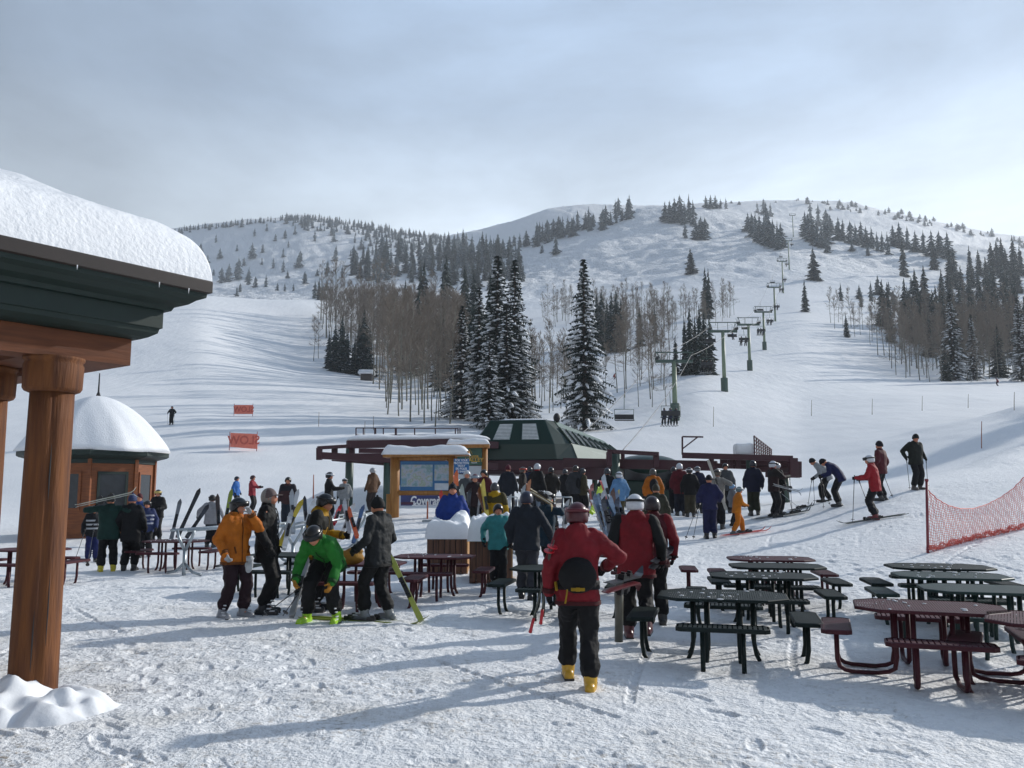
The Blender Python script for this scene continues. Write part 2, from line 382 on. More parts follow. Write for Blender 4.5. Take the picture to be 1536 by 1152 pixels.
# boot prints and scuffs trodden into the plaza
rf = np.random.RandomState(12)
def dent(x, y, ang, ln, wd, dp):
    R0 = math.hypot(x, y); T0 = math.atan2(x, y); m_ = ln * 1.6
    i0, i1 = np.searchsorted(rr, R0 - m_), np.searchsorted(rr, R0 + m_); j0, j1 = np.searchsorted(th, T0 - m_ / R0), np.searchsorted(th, T0 + m_ / R0)
    gx, gy = GX[i0:i1, j0:j1] - x, GY[i0:i1, j0:j1] - y; c, n = math.cos(ang), math.sin(ang)
    a, b = (gx * n + gy * c) / ln, (gx * c - gy * n) / wd; q = np.sqrt(np.abs(a) ** 3 + np.abs(b) ** 3 + 1e-9)
    GZ[i0:i1, j0:j1] += dp * (-(1 - sstep(.8, 1.15, q)) + .45 * np.exp(-((q - 1.35) / .22) ** 2))
for k in range(110):                                   # walked lines of boot prints
    x, y, a = rf.uniform(-7, 9), 4.3 + 17 * rf.rand() ** 1.1, rf.uniform(0, 6.28)
    for q in range(rf.randint(4, 11)):
        sd = 1 if q % 2 else -1; px_, py_ = x + sd * .11 * math.cos(a), y - sd * .11 * math.sin(a)
        if py_ > 4.3: dent(px_, py_, a + rf.normal(0, .12), .15, .055, rf.uniform(.006, .017))
        x += math.sin(a) * .62; y += math.cos(a) * .62; a += rf.normal(0, .06)
for k in range(1500):
    x, y = rf.uniform(-8, 10), rf.uniform(4.4, 18); dent(x, y, rf.uniform(0, 3.1), rf.uniform(.03, .10), rf.uniform(.02, .05), rf.uniform(-.014, .008))
for k in range(60):                                    # ski grooves
    x, y, a = rf.uniform(-8, 9), rf.uniform(7, 22), rf.uniform(-1.7, 1.7)
    for q in range(14): dent(x, y, a, .16, .045, .014); x += math.sin(a) * .2; y += math.cos(a) * .2; a += .01
V = np.stack([GX, GY, GZ], -1).reshape(-1, 3); V = np.vstack([V, [[0, 0, float(zf(0, 0.3))]]])
nc = len(th); nr_ = len(rr)
I = (np.arange(nr_ - 1)[:, None] * nc + np.arange(nc - 1)[None]).ravel()
Q = np.stack([I, I + 1, I + nc + 1, I + nc], 1)[:, ::-1]
cen = np.stack([np.arange(nc - 1) + 1, np.arange(nc - 1), np.full(nc - 1, len(V) - 1), np.full(nc - 1, len(V) - 1)], 1)
me = npmesh('snow_ground', V, Q, [ground_material()], smooth=True)
g = bpy.data.objects.new('snow_ground', me); col.objects.link(g); tag(g, kind='structure')

# ------------------------------------------------------------------ near porch with log columns and snowy roof
C0 = at(318, 437, 8.1); C0.z = 3.69
a_ = Vector((.6, .8, 0)); n_ = Vector((.8, -.6, 0))          # along the front / outwards
def pc(s, t, z): return Vector((C0.x, C0.y, 0)) - a_ * s - n_ * t + Vector((0, 0, z))
S_, T_ = 5.2, 5.2
root = empty('porch_building', pc(2.6, 2.6, 0), label='wooden porch with log columns, green cornice and thick roof snow at left edge', cat='porch')
def hipring(o, z):           # a square ring inset by o
    return [pc(o, o, z), pc(S_ - o, o, z), pc(S_ - o, T_ - o, z), pc(o, T_ - o, z)]
def frame(prof, name, m, smooth=False):
    mb = MB(); mb.loft([hipring(o, z) for o, z in prof], False)
    return mb.build(name, m, root, smooth)
frame([(.0, 3.815), (-.004, 3.80), (-.004, 3.70), (.02, 3.69), (.09, 3.69)], 'gutter', M['gutter'])
prof = [(.03, 3.69), (.035, 3.65), (.10, 3.62), (.15, 3.58), (.24, 3.55), (.26, 3.51), (.31, 3.505), (.31, 3.34), (.33, 3.33), (.34, 3.29), (.40, 3.25), (.45, 3.23), (.60, 3.228)]
frame(prof, 'cornice', M['gtrim'])
mb = MB(); o0, o1 = .505, .80
for (A, B) in (((o0, o0), (S_ - o0, o0)), ((S_ - o0, o0), (S_ - o0, T_ - o0)), ((S_ - o0, T_ - o0), (o0, T_ - o0)), ((o0, T_ - o0), (o0, o0))):
    pass
frame([(o0, 3.226), (o0, 2.975), (o1, 2.972), (o1, 3.226)], 'beam', M['beamw'])
mb = MB(); mb.add([pc(.52, .52, 3.224), pc(S_ - .52, .52, 3.224), pc(S_ - .52, T_ - .52, 3.224), pc(.52, T_ - .52, 3.224)], [(0, 1, 2, 3)]); mb.add([pc(.05, .05, 3.80), pc(S_ - .05, .05, 3.80), pc(S_ - .05, T_ - .05, 3.80), pc(.05, T_ - .05, 3.80)], [(0, 1, 2, 3)])
mb.build('ceiling', M['beamw'], root)
mb = MB(); mb.beam(pc(1.22, .81, 3.10), pc(1.22, T_ - .81, 3.10), .32, .245); mb.build('cross_beam', M['beamw'], root)
# roof snow
n1 = 170; ss = np.linspace(0, 1, n1)
def warp(q): return .5 - .5 * np.cos(np.pi * np.clip(q, 0, 1))
sv = S_ * warp(ss); A2, B2 = np.meshgrid(sv, sv)
ed = np.minimum(np.minimum(A2, S_ - A2), np.minimum(B2, T_ - B2))
ed2 = -.18 * np.log(np.exp(-A2 / .18) + np.exp(-B2 / .18) + np.exp(-(S_ - A2) / .18) + np.exp(-(T_ - B2) / .18)); ed2 = np.maximum(ed2, 0)
zz = 3.81 + .45 * (1 - (1 - np.clip(ed / .34, 0, 1)) ** 2.3) ** .6 + .42 * np.minimum(ed2, 1.9)
zz += (vnoise(A2 * 1.0, B2, .5, 21) * .07 + vnoise(A2, B2, .16, 22) * .022 + vnoise(A2, B2, .07, 24) * .012) * np.clip(ed / .1, 0, 1)
outb = .045 + .03 * vnoise(A2, B2, .3, 23)
XX = C0.x - a_.x * A2 - n_.x * B2; YY = C0.y - a_.y * A2 - n_.y * B2
kk = np.sin(np.clip(ed / .3, 0, 1) * np.pi) * outb * (ed < .3)
cx_, cy_ = pc(S_ / 2, T_ / 2, 0).x, pc(S_ / 2, T_ / 2, 0).y
XX = XX + kk * np.sign(XX - cx_) * .5; 
V = np.stack([XX - WL[root].x, YY - WL[root].y, zz], -1).reshape(-1, 3)
I = (np.arange(n1 - 1)[:, None] * n1 + np.arange(n1 - 1)[None]).ravel(); Q = np.stack([I, I + 1, I + n1 + 1, I + n1], 1)
me = npmesh('roof_snow', V, Q, [M['rsnow']], smooth=True); o = bpy.data.objects.new('roof_snow', me); col.objects.link(o); o.parent = root
# columns (four, with the two the photo shows nearest the corner)
def logcol(cx, cy, seed):
    rnd = random.Random(seed); n = 40; rings = []
    zs = [-.1, .4, .9, 1.4, 1.9, 2.4, 2.66]
    cr = rnd.uniform(0, 6.28)
    for i, z in enumerate(zs):
        r = .195 - .006 * z
        ring = []
        for k in range(n):
            a = 2 * math.pi * k / n
            d = abs((a - 5.3 + math.pi) % (2 * math.pi) - math.pi)
            rk = r * (1 + .012 * math.sin(3 * a + z * 2 + seed)) - (.035 * max(0, 1 - d / .09))
            ring.append((cx + rk * math.cos(a), cy + rk * math.sin(a), z))
        rings.append(ring)
    mb = MB(); mb.loft(rings); c = mb.build('column', M['logw'], root, True)
    mb = MB(); n = 40
    pr = [(.19, 2.66), (.225, 2.675), (.24, 2.70), (.245, 2.90), (.23, 2.93), (.25, 2.95), (.25, 2.973)]
    mb.loft([[(cx + r * math.cos(2 * math.pi * k / n), cy + r * math.sin(2 * math.pi * k / n), z) for k in range(n)] for r, z in pr])
    mb.build('capital', M['logw'], c, True)
ins = .655
cc = at(62, 560, 7.35); 
cpos = [(1.16, .60), (S_ - ins, .655), (1.25, 1.72), (S_ - ins, T_ - ins), (1.4, T_ - ins)]
for i, (s_, t_) in enumerate(cpos):
    p = pc(s_, t_, 0); logcol(p.x, p.y, i + 1)
for s_, t_ in cpos[:3:2]:                              # drying cracks in the logs
    p = pc(s_, t_, 0); rq = random.Random(s_)
    for ang, z0, z1 in ((-.66, .5, 1.15), (-.95, 1.7, 2.2), (-1.2, .3, .8)):
        mb = MB(); pts = []; n_q = 9
        for k in range(n_q): z = z0 + (z1 - z0) * k / (n_q - 1); a = ang + .004 * math.sin(z * 9); r = .1945 - .006 * z; pts.append((p.x + r * math.cos(a), p.y + r * math.sin(a), z))
        mb.tube(pts, [.001 + .005 * math.sin(math.pi * k / (n_q - 1)) for k in range(n_q)], 5); mb.build('drying_crack', M['dark'], root)
# icicles
for s_, ln in ((.25, .05), (.55, .05), (1.3, .04), (2.1, .06)):
    mb = MB(); p = pc(s_, -.003, 3.70); mb.tube([p, p - Vector((0, 0, ln))], [.006, .001], 5)
    mb.build('icicle', M['rsnow'], root)
# snow mound at the column foot
def mound(name, c, rx, ry, h, seed, label, cat='snow mound', lump=.35, m='snow', n=70, mound_pow=1.5, group=None):
    q = np.linspace(-1, 1, n); X, Y = np.meshgrid(q, q); R = np.sqrt(X * X + Y * Y)
    x = c[0] + X * rx; y = c[1] + Y * ry
    hh = h * np.clip(1 - R ** 2, 0, 1) ** mound_pow * (1 + lump * 2 * vnoise(x, y, min(rx, ry) * .5, seed) + lump * vnoise(x, y, min(rx, ry) * .18, seed + 1))
    z = zf(x, y, False) - .06 + hh - (R > .98) * .1
    V = np.stack([x - c[0], y - c[1], z - gz(*c)], -1).reshape(-1, 3)
    I = (np.arange(n - 1)[:, None] * n + np.arange(n - 1)[None]).ravel(); Q = np.stack([I, I + 1, I + n + 1, I + n], 1)
    me = npmesh(name, V, Q, [M[m]], smooth=True); o = bpy.data.objects.new(name, me); col.objects.link(o); o.location = (c[0], c[1], gz(*c))
    return tag(o, label, cat, group)
pcol = pc(cpos[0][0], cpos[0][1], 0)
mound('snow_mound', (pcol.x + .12, pcol.y - .25), .9, .62, .34, 31, 'low heap of fresh snow round the foot of the nearest log column', lump=.55, mound_pow=1.6)

# ------------------------------------------------------------------ round hut with domed snow roof
hc = on(135, 31.5); hz = hc.z + .0
root = empty('ticket_hut', (hc.x, hc.y, hz), label='small eight-sided wooden hut with a deep dome of snow on its roof', cat='hut')
def octr(r, z, n=8, ph=math.radians(22.5), c=hc): return [(c.x + r * math.cos(ph + 2 * math.pi * k / n), c.y + r * math.sin(ph + 2 * math.pi * k / n), z) for k in range(n)]
RW = 2.04; zt = hz + 2.85
mb = MB(); mb.loft([octr(RW, hz - .4), octr(RW, zt)]); mb.build('wall', M['hutw'], root)
mb = MB(); mb.loft([octr(RW + .03, zt - .34), octr(RW + .05, zt - .32), octr(RW + .05, zt - .2), octr(RW + .42, zt - .1), octr(RW + .5, zt - .05), octr(RW + .5, zt + .1), octr(RW - .1, zt + .16)])
mb.build('fascia', M['gtrim'], root)
mb = MB(); rings = []; nn = 64
for k in range(26):
    q = k / 25; r = (RW + .56) * (1 - q) ; ph = 0
    zq = zt + .1 + 2.1 * (1 - (1 - q) ** 1.75) ** .9
    ring = []
    for i in range(nn):
        a = 2 * math.pi * i / nn; oc = math.cos(math.pi / 8) / math.cos(((a - math.pi / 8 * 2 * 0) % (math.pi / 4)) - math.pi / 8)
        oc = 1 / (math.cos(math.pi / 8)) * math.cos(math.pi / 8) * (1 + (oc - .96) * (1 - q) * .8)
        rx = r * (1 + .025 * math.sin(2 * a + 1.3 + q * 2)) * oc + .02 * math.sin(17 * a + q * 9) * (1 - q) + (.03 * math.sin(5 * a + 3) + .05 * math.sin(11 * a)) * (1 - q) * q
        ring.append((hc.x + rx * math.cos(a), hc.y + rx * math.sin(a), zq + .03 * math.sin(4 * a + 1)*(1-q)))
    rings.append(ring)
mb.loft(rings); mb.build('roof_snow', M['rsnow'], root, True)
mb = MB(); zp = zt + 2.05
mb.tube([(hc.x, hc.y, zp), (hc.x, hc.y, zp + .3), (hc.x, hc.y, zp + 1.0)], [.14, .035, .02], 8); mb.build('finial', M['dark'], root, True)
for k in range(8):
    a = math.radians(45 * k); d = Vector((math.cos(a), math.sin(a), 0)); s = Vector((-d.y, d.x, 0)); rin = RW * math.cos(math.pi / 8)
    cpt = Vector((hc.x, hc.y, 0)) + d * (rin + .015)
    R = Matrix((d, s, Vector((0, 0, 1)))).transposed()
    mb = MB(); wz = hz + 1.55; ww = .95
    for sx in (-1, 1): mb.box(cpt + s * sx * ww / 2 + Vector((0, 0, wz)), (.06, .09, 1.35), R)
    for sz in (-1, 1): mb.box(cpt + Vector((0, 0, wz + sz * .63)), (.06, ww - .09, .09), R)
    fr = mb.build('window', M['gtrim'] if k % 2 else M['hutw'], root)
    mb = MB(); mb.box(cpt + Vector((0, 0, wz)), (.025, ww - .09, 1.17), R); mb.build('pane', M['glass'], fr)
    e_ = Vector((hc.x, hc.y, 0)) + Vector((math.cos(a + math.pi / 8), math.sin(a + math.pi / 8), 0)) * (RW + .015)
    mb = MB(); mb.box(e_ + Vector((0, 0, hz + 1.3)), (.12, .12, 2.75), R); mb.build('corner_board', M['hutw'], root)
# dark railing & porch posts left of the hut
# ------------------------------------------------------------------ picnic tables (prototype per colour, local origin on the snow)
def tabletop(mb, sz, z, cut, rot=0, th=.035, cx=0, cy=0, sx=None, sy=None):
    hx = (sx or sz) / 2; hy = (sy or sz) / 2
    pts = [(hx, -hy + cut), (hx, hy - cut), (hx - cut, hy), (-hx + cut, hy), (-hx, hy - cut), (-hx, -hy + cut), (-hx + cut, -hy), (hx - cut, -hy)]
    R = Matrix.Rotation(rot, 3, 'Z')
    def ring(s, z): return [tuple(Vector((cx, cy, 0)) + R @ Vector((x * s, y * s, z))) for x, y in pts]
    mb.loft([ring(.985, z), ring(1, z - .008), ring(1, z - th), ring(.95, z - th), ring(.95, z - .012)], False)
    return ring(.985, z), ring
def slotted(mb, hx, hy, z, cut, pitch, cx=0, cy=0, rot=0, bw=.55):
    # bars with slots between them: a punched steel surface
    R = Matrix.Rotation(rot, 3, 'Z'); n = int(2 * hx / pitch)
    for i in range(n):
        x = -hx + (i + .5) * 2 * hx / n
        yl = hy - .02 if abs(x) < hx - cut else hy - .02 - (abs(x) - (hx - cut))
        c = Vector((cx, cy, 0)) + R @ Vector((x, 0, z)); mb.box(c, (2 * hx / n * bw, 2 * yl, .006), R)
    for y in (-.75, -.4, 0, .4, .75):
        yy = y * hy; xl = hx - .02 - max(0, abs(yy) - (hy - cut)); c = Vector((cx, cy, 0)) + R @ Vector((0, yy, z - .006)); mb.box(c, (2 * xl, .02, .006), R)
def make_table(key, snowy, loops=False):
    root = empty('picnic_table')
    m = M[key]; rnd = random.Random(hash(key) % 99)
    mb = MB(); tabletop(mb, 1.32, .75, .22, sx=1.38, sy=.98); slotted(mb, .68, .48, .743, .22, .024, bw=.84)
    tt = mb.build('tabletop', m, root, local=True)
    if snowy:
        mb = MB()
        for k in range(15):
            x, y = rnd.uniform(-.48, .48), rnd.uniform(-.48, .48); r = rnd.uniform(.006, .02)
            mb.ell((x, y, .752), (r * rnd.uniform(.8, 2), r, .008), None, 7, 4)
        tag(mb.build('snow_crumbs', M['rsnow'], tt, True, local=True), kind='stuff')
    for k in range(4):
        rot = k * math.pi / 2; d = Vector((math.cos(rot), math.sin(rot), 0)); s = Vector((-d.y, d.x, 0))
        mb = MB(); c = d * .87
        # bench: a rounded steel pan
        R = Matrix.Rotation(rot, 3, 'Z')
        def ring(f, z, hx=.145, hy=.46, cut=.05):
            pts = [(hx, -hy + cut), (hx, hy - cut), (hx - cut, hy), (-hx + cut, hy), (-hx, hy - cut), (-hx, -hy + cut), (-hx + cut, -hy), (hx - cut, -hy)]
            return [tuple(c + R @ Vector((x - math.copysign(f, x), y - math.copysign(f, y), z))) for x, y in pts]
        mb.loft([ring(.012, .505), ring(0, .497), ring(0, .455), ring(.02, .455), ring(.02, .49)], False)
        slotted(mb, .14, .45, .444, .05, .045, c.x, c.y, rot, .6) if False else None
        n = 18
        for i in range(n):
            y = -.44 + .88 * (i + .5) / n; mb.box(c + R @ Vector((0, y, .497)), (.26, .88 / n * .68, .006), R)
        for x in (-.07, .07): mb.box(c + R @ Vector((x, 0, .49)), (.02, .88, .006), R)
        b = mb.build('bench', m, root, local=True)
        # bent tube legs, in pairs: up from the bench, down, and curling in to the table leg
        mb = MB()
        for q in (-.2, .2):
            gz0 = .015 if loops else -.09
            pts = [c + s * q + Vector((0, 0, .46)), c + s * q + Vector((0, 0, .14)), c + s * q - d * .02 + Vector((0, 0, .06 + gz0 * .5)), c + s * q - d * .07 + Vector((0, 0, .015 + gz0)), c + s * q - d * .14 + Vector((0, 0, gz0)), d * .5 + s * q * .9 + Vector((0, 0, gz0)), d * .40 + s * q * .9 + Vector((0, 0, gz0 + .02)), d * .34 + s * q * .85 + Vector((0, 0, .07)), d * .32 + s * q * .85 + Vector((0, 0, .2)), d * .32 + s * q * .85 + Vector((0, 0, .73))]
            mb.tube(pts, .024, 8)
        mb.build('leg', m, root, True, local=True)
    mb = MB()
    for q in (-1, 1): mb.beam((-.32, q * .25, .715), (.32, q * .25, .715), .03, .03); mb.beam((q * .25, -.32, .714), (q * .25, .32, .714), .03, .028)
    mb.build('frame', m, root, local=True)
    return root
protos = {}
def place_table(key, px, pytop, rz, label, snowy=True, Y=None, loops=False):
    k = (key, snowy, loops)
    if Y is None:
        Y = 8.0
        for _ in range(30):
            u, t = ray(px, pytop); Y = .5 * Y + .5 * ((gz(u * Y, Y) + .665 - H) / t)
    p = on(px, Y)
    if k not in protos: protos[k] = make_table(*k); o = protos[k]
    else: o = copy_tree(protos[k])
    p.z = min(gz(p.x + dx, p.y + dy) for dx in (-.8, 0, .8) for dy in (-.8, 0, .8)) + .0
    o.location = p; WL[o] = Vector(p); o.rotation_euler = (0, 0, math.radians(rz)); o.scale = (1, 1, .885); tag(o, label, 'picnic table', 'steel picnic tables on the plaza')
    print('table', px, round(Y, 2)); return o
place_table('tgreen', 1086, 891, -14, 'dark green steel picnic table nearest in the right-hand column of green tables', True)
place_table('tgreen', 1146, 862, -10, 'dark green picnic table second in the column, crumbs of snow on its top', True)
place_table('tgreen', 1167, 847, -8, 'dark green picnic table third in the column, just before the farthest maroon one', False)
place_table('tmaroon', 1157, 833, -8, 'maroon picnic table at the far end of the column of green tables', True)
place_table('tmaroon', 1398, 908, -20, 'large maroon picnic table with snow crumbs at the lower right', True, loops=True)
place_table('tgpale', 1482, 879, -16, 'green picnic table with glare put into its paler colour, right behind the large maroon one', False)
place_table('tgpale', 1430, 857, -12, 'green picnic table in paler green standing in for glare, second before the orange net', True)
place_table('tgreen', 1412, 843, -10, 'farthest green picnic table, nearest the orange net', True)
place_table('tmaroon', 1620, 930, -30, 'maroon picnic table cut off by the right edge with only a bench showing', False)
place_table('tmaroon', 262, 810, -4, 'maroon picnic table in front of the left ski rack', True)
place_table('tgreen', 432, 831, -10, 'green picnic table behind the person in the orange jacket', False)
place_table('tmaroon', 540, 841, -6, 'maroon picnic table behind the bending skier in green', False, Y=13.9)
place_table('tmaroon', 652, 833, -6, 'maroon picnic table between the black-clad skier and the plank planters', True)
place_table('tgreen', 838, 851, -12, 'green picnic table partly hidden by the red-jacketed skier on her left', False)
place_table('tmaroon', 958, 830, -8, 'maroon picnic table mostly hidden behind the man with black sleeves', False)
place_table('tmaroon', 42, 823, -5, 'maroon picnic table seen behind the two log columns', False)
# ------------------------------------------------------------------ writing helper
def text_mesh(name, body, size, m, parent, Mx, ext=.004, bold=0, mirror=False, squash=1.0, align='CENTER'):
    cu = bpy.data.curves.new(name, 'FONT'); cu.body = body; cu.size = size; cu.extrude = ext; cu.offset = bold; cu.align_x = align; cu.align_y = 'CENTER'; cu.resolution_u = 3
    t = bpy.data.objects.new('tmp', cu); col.objects.link(t)
    me = bpy.data.meshes.new_from_object(t.evaluated_get(bpy.context.evaluated_depsgraph_get())); bpy.data.objects.remove(t); bpy.data.curves.remove(cu)
    S = Matrix.Diagonal((-squash if mirror else squash, 1, 1, 1))
    off = WL.get(parent, Vector((0, 0, 0)))
    me.transform(Matrix.Translation(-off) @ Mx @ S); me.materials.clear(); me.materials.append(m); me.name = name
    if mirror: me.flip_normals()
    o = bpy.data.objects.new(name, me); col.objects.link(o); o.parent = parent; WL[o] = off; return o
def facing(loc, right, up=Vector((0, 0, 1))):        # text plane: x = right, y = up
    right = Vector(right).normalized(); n = right.cross(up)
    return Matrix.Translation(loc) @ Matrix((right, up, n)).transposed().to_4x4()
X1 = Vector((1, 0, 0)); Z1 = Vector((0, 0, 1))
# ------------------------------------------------------------------ lift terminal
tC = at(776, 690, 38.0); tz = tC.z; zg = gz(tC.x, tC.y)
a = Vector((.40, .916, 0)); r_ = Vector((.985, -.17, 0)); A = Vector((tC.x, tC.y, 0))
def tp(s, t, z): return A + a * s + r_ * t + Vector((0, 0, z))
root = empty('lift_terminal', (A.x, A.y, zg), label='dark green chairlift drive terminal with two pale louvred windows on a maroon base', cat='lift terminal')
L0 = 9.0; zb = tz; ztop = tz + 1.83
mb = MB()
def hs(s, wl, wr, z): return [tp(s, -wl, z), tp(s, wr, z)]
# trapezoid housing: sloped nose, sloped flanks
b0 = [tp(0, -2.15, zb), tp(0, 1.75, zb), tp(.75, 2.45, zb), tp(L0, 2.3, zb + .05), tp(L0, -2.3, zb + .05), tp(.6, -2.6, zb)]
m0 = [tp(.05, -2.0, zb + .7), tp(.05, 1.62, zb + .7), tp(.8, 2.15, zb + .75), tp(L0, 2.0, zb + .6), tp(L0, -2.0, zb + .6), tp(.65, -2.35, zb + .75)]
t0 = [tp(.5, -1.45, ztop), tp(.5, 1.05, ztop), tp(.95, 1.3, ztop - .04), tp(L0 - .3, 1.2, ztop - .55), tp(L0 - .3, -1.2, ztop - .55), tp(.9, -1.6, ztop - .04)]
mb.loft([b0, m0, t0]); mb.build('housing', [M['termg']], root, bevel=.04)
# pale flank panels, glazing strip and roof edge on the long right side
def lerp3(p, q, k): return p + (q - p) * k
f0, f1, g0, g1 = b0[2], b0[3], t0[2], t0[3]
nrm = (f1 - f0).cross(g0 - f0).normalized()
if nrm.dot(r_) < 0: nrm = -nrm
mid0, mid1 = m0[2], m0[3]
for (k0, k1, z0, z1, m, nm) in ((.0, 1.0, 0.02, .98, M['termp'], 'side_panel'),):
    A0 = lerp3(f0, mid0, z0); A1 = lerp3(f1, mid1, z0); B0 = lerp3(f0, mid0, z1); B1 = lerp3(f1, mid1, z1)
    mb = MB(); o_ = nrm * .02; mb.loft([[A0, A1, B1, B0], [A0 + o_, A1 + o_, B1 + o_, B0 + o_]]); sp = mb.build(nm, m, root)
n2 = (mid1 - mid0).cross(g0 - mid0).normalized(); n2 = n2 if n2.dot(r_) > 0 else -n2
for k0, k1, m, nm in ((.0, .70, M['glass'], 'window_strip'), (.71, 1.0, M['termp'], 'roof_edge')):
    A0 = lerp3(mid0, g0, k0); A1 = lerp3(mid1, g1, k0); B0 = lerp3(mid0, g0, k1); B1 = lerp3(mid1, g1, k1); o_ = n2 * .025
    mb = MB(); mb.loft([[A0, A1, B1, B0], [A0 + o_, A1 + o_, B1 + o_, B0 + o_]]); ws = mb.build(nm, m, root)
    if nm == 'window_strip':
        for i in range(10):
            q = i / 9; p0 = lerp3(A0, A1, q) + o_ * 1.6; p1 = lerp3(B0, B1, q) + o_ * 1.6
            mb = MB(); mb.beam(p0, p1, .10, .05); mb.build('mullion', M['termp'], ws)
# front louvred windows
fb0, fb1, ft0, ft1 = m0[0], m0[1], t0[0], t0[1]
fn = (fb1 - fb0).cross(ft0 - fb0).normalized(); fn = fn if fn.y < 0 else -fn
M['louv'] = mat('louvre_pale', '#8c9c9b', .45)
for h0, h1 in ((.215, .44), (.60, .83)):
    P_ = lambda h, v: lerp3(lerp3(fb0, fb1, h), lerp3(ft0, ft1, h), v)
    p = [P_(h0, .18), P_(h1, .18), P_(h1, .82), P_(h0, .82)]
    mb = MB(); mb.loft([p, [q + fn * .03 for q in p]]); fr = mb.build('window', M['louv'], root)
    mb = MB()
    for i in range(11):
        v = .21 + .58 * i / 10; mb.beam(P_(h0 + .008, v) + fn * .05, P_(h1 - .008, v) + fn * .05, .02, .03)
    mb.build('louvre', M['white'], fr)
# maroon deck, hanging bumper, posts, bullwheel
mb = MB()
pr = [(-.06, zb - .02), (-.10, zb - .06), (-.10, zb - .48), (.5, zb - .58)]
def ring6(o, z): return [tp(o, -2.75 - o * .3, z), tp(o, 2.1, z), tp(.9, 2.75 - o * .3, z), tp(L0 + .2, 2.6, z), tp(L0 + .2, -2.6, z), tp(.8, -3.0, z)]
mb.loft([ring6(-.02, zb - .01), ring6(-.06, zb - .06), ring6(-.06, zb - .46), ring6(.45, zb - .62)]); mb.build('deck', M['maroon'], root, bevel=.02)
for s_, t_ in ((1.2, -1.9), (1.2, .1), (6.5, -.8), (6.5, 1.4)):
    p = tp(s_, t_, 0); mb = MB(); mb.tube([(p.x, p.y, gz(p.x, p.y) - .3), (p.x, p.y, zb - .5)], .14 if t_ > -1.8 else .1, 12); mb.build('post', M['towerd'], root, True)
p = tp(2.5, -.1, 0); mb = MB(); mb.tube([(p.x, p.y, zb - .95), (p.x, p.y, zb - .8)], 1.6, 28); mb.tube([(p.x, p.y, zb - .8), (p.x, p.y, zb - .5)], .25, 12); mb.build('bullwheel', M['dark'], root)
mb = MB(); mb.ell(tp(1.2, 1.35, ztop + .12), (.16, .16, .22)); mb.tube([tp(1.2, 1.35, ztop - .1), tp(1.2, 1.35, ztop + .1)], .04, 6); mb.build('lamp', M['dark'], root, True)
mb = MB(); mb.loft([[tp(.7, -1.3, ztop - .01), tp(.75, 1.0, ztop - .01), tp(L0 - .6, 1.0, ztop - .5), tp(L0 - .6, -1.0, ztop - .5)], [tp(1.2, -1.0, ztop + .1), tp(1.2, .7, ztop + .1), tp(L0 - 1, .8, ztop - .38), tp(L0 - 1, -.8, ztop - .38)]]); mb.build('roof_snow', M['rsnow'], root, True)
def steel(name, label, cat, base, group=None):
    return empty(name, (base.x, base.y, gz(base.x, base.y)), label=label, cat=cat, group=group)
def beampx(root, p, q, Y0, Y1, wd, ht, m='maroon', name='beam'):
    mb = MB(); mb.beam(at(p[0], p[1], Y0), at(q[0], q[1], Y1), wd, ht); return mb.build(name, M[m], root, bevel=.012)
def postpx(root, px, ytop, Y, r, m='towerd', name='post'):
    t = at(px, ytop, Y); mb = MB(); mb.tube([(t.x, t.y, gz(t.x, t.y) - .3), tuple(t)], r, 12); return mb.build(name, M[m], root, True)
# ------------------------------------------------------------------ chair parking rails left of the terminal
rt = steel('chair_rail', 'maroon steel chair storage rails on green posts left of the terminal', 'steel frame', on(560, 36))
beampx(rt, (520, 667), (676, 664), 35, 36.5, .3, .32); beampx(rt, (476, 672), (525, 669), 34.5, 35, .25, .14); beampx(rt, (500, 687), (676, 702), 35.6, 34.3, .3, .26)
beampx(rt, (476, 683), (600, 690), 34.5, 34.9, .25, .28); beampx(rt, (530, 682), (730, 682), 39, 40, .2, .12); beampx(rt, (676, 664), (745, 668), 36.5, 38, .3, .3)
beampx(rt, (600, 692), (745, 700), 34.9, 37.4, .28, .26); beampx(rt, (538, 676), (700, 678), 41, 42, .25, .22)
for px, y0, y1, Y in ((479, 672, 690, 34.5), (502, 668, 690, 35), (528, 664, 684, 35.4), (644, 664, 690, 37), (705, 664, 700, 37)): beampx(rt, (px, y0), (px + .01, y1), Y, Y, .22, .22, name='upright')
postpx(rt, 525, 668, 36, .17); postpx(rt, 581, 694, 34.9, .15)
mb = MB(); p0 = at(522, 661, 35.3); p1 = at(735, 659, 37.5); nn = 40; rings = []
for i in range(nn + 1):
    q = i / nn; c = p0.lerp(p1, q); h = (.20 + .03 * math.sin(q * 11) + .015 * math.sin(q * 31 + 1)) * min(1, q * 12, (1 - q) * 12) ** .5 + .02; w2 = .3
    rings.append([c + Vector((0, -w2, -.03)), c + Vector((0, -w2 - .03, h * .5)), c + Vector((0, -w2 * .6, h)), c + Vector((0, w2 * .6, h * 1.05)), c + Vector((0, w2 + .03, h * .5)), c + Vector((0, w2, -.03))])
mb.loft(rings); mb.build('rail_snow', M['rsnow'], rt, True)
rt = steel('catwalk_railing', 'thin maroon handrail above the snowy rails left of the terminal', 'railing', on(610, 40))
mb = MB(); Y = 38.5
for y_ in (642, 652.5): mb.beam(at(534, y_, Y), at(686, y_ + .8, Y + .4), .04, .04)
mb.build('rail', M['maroon'], rt)
for px in (534, 545, 562, 563.5, 575, 593, 594.5, 622, 653, 683, 687, 690):
    mb = MB(); mb.beam(at(px, 642, Y), at(px, 661, Y), .05 if px in (534, 593, 622, 653) else .03, .05); mb.build('baluster', M['maroon'], rt)
postpx(rt, 600, 660, Y, .08, 'towerd', 'support')
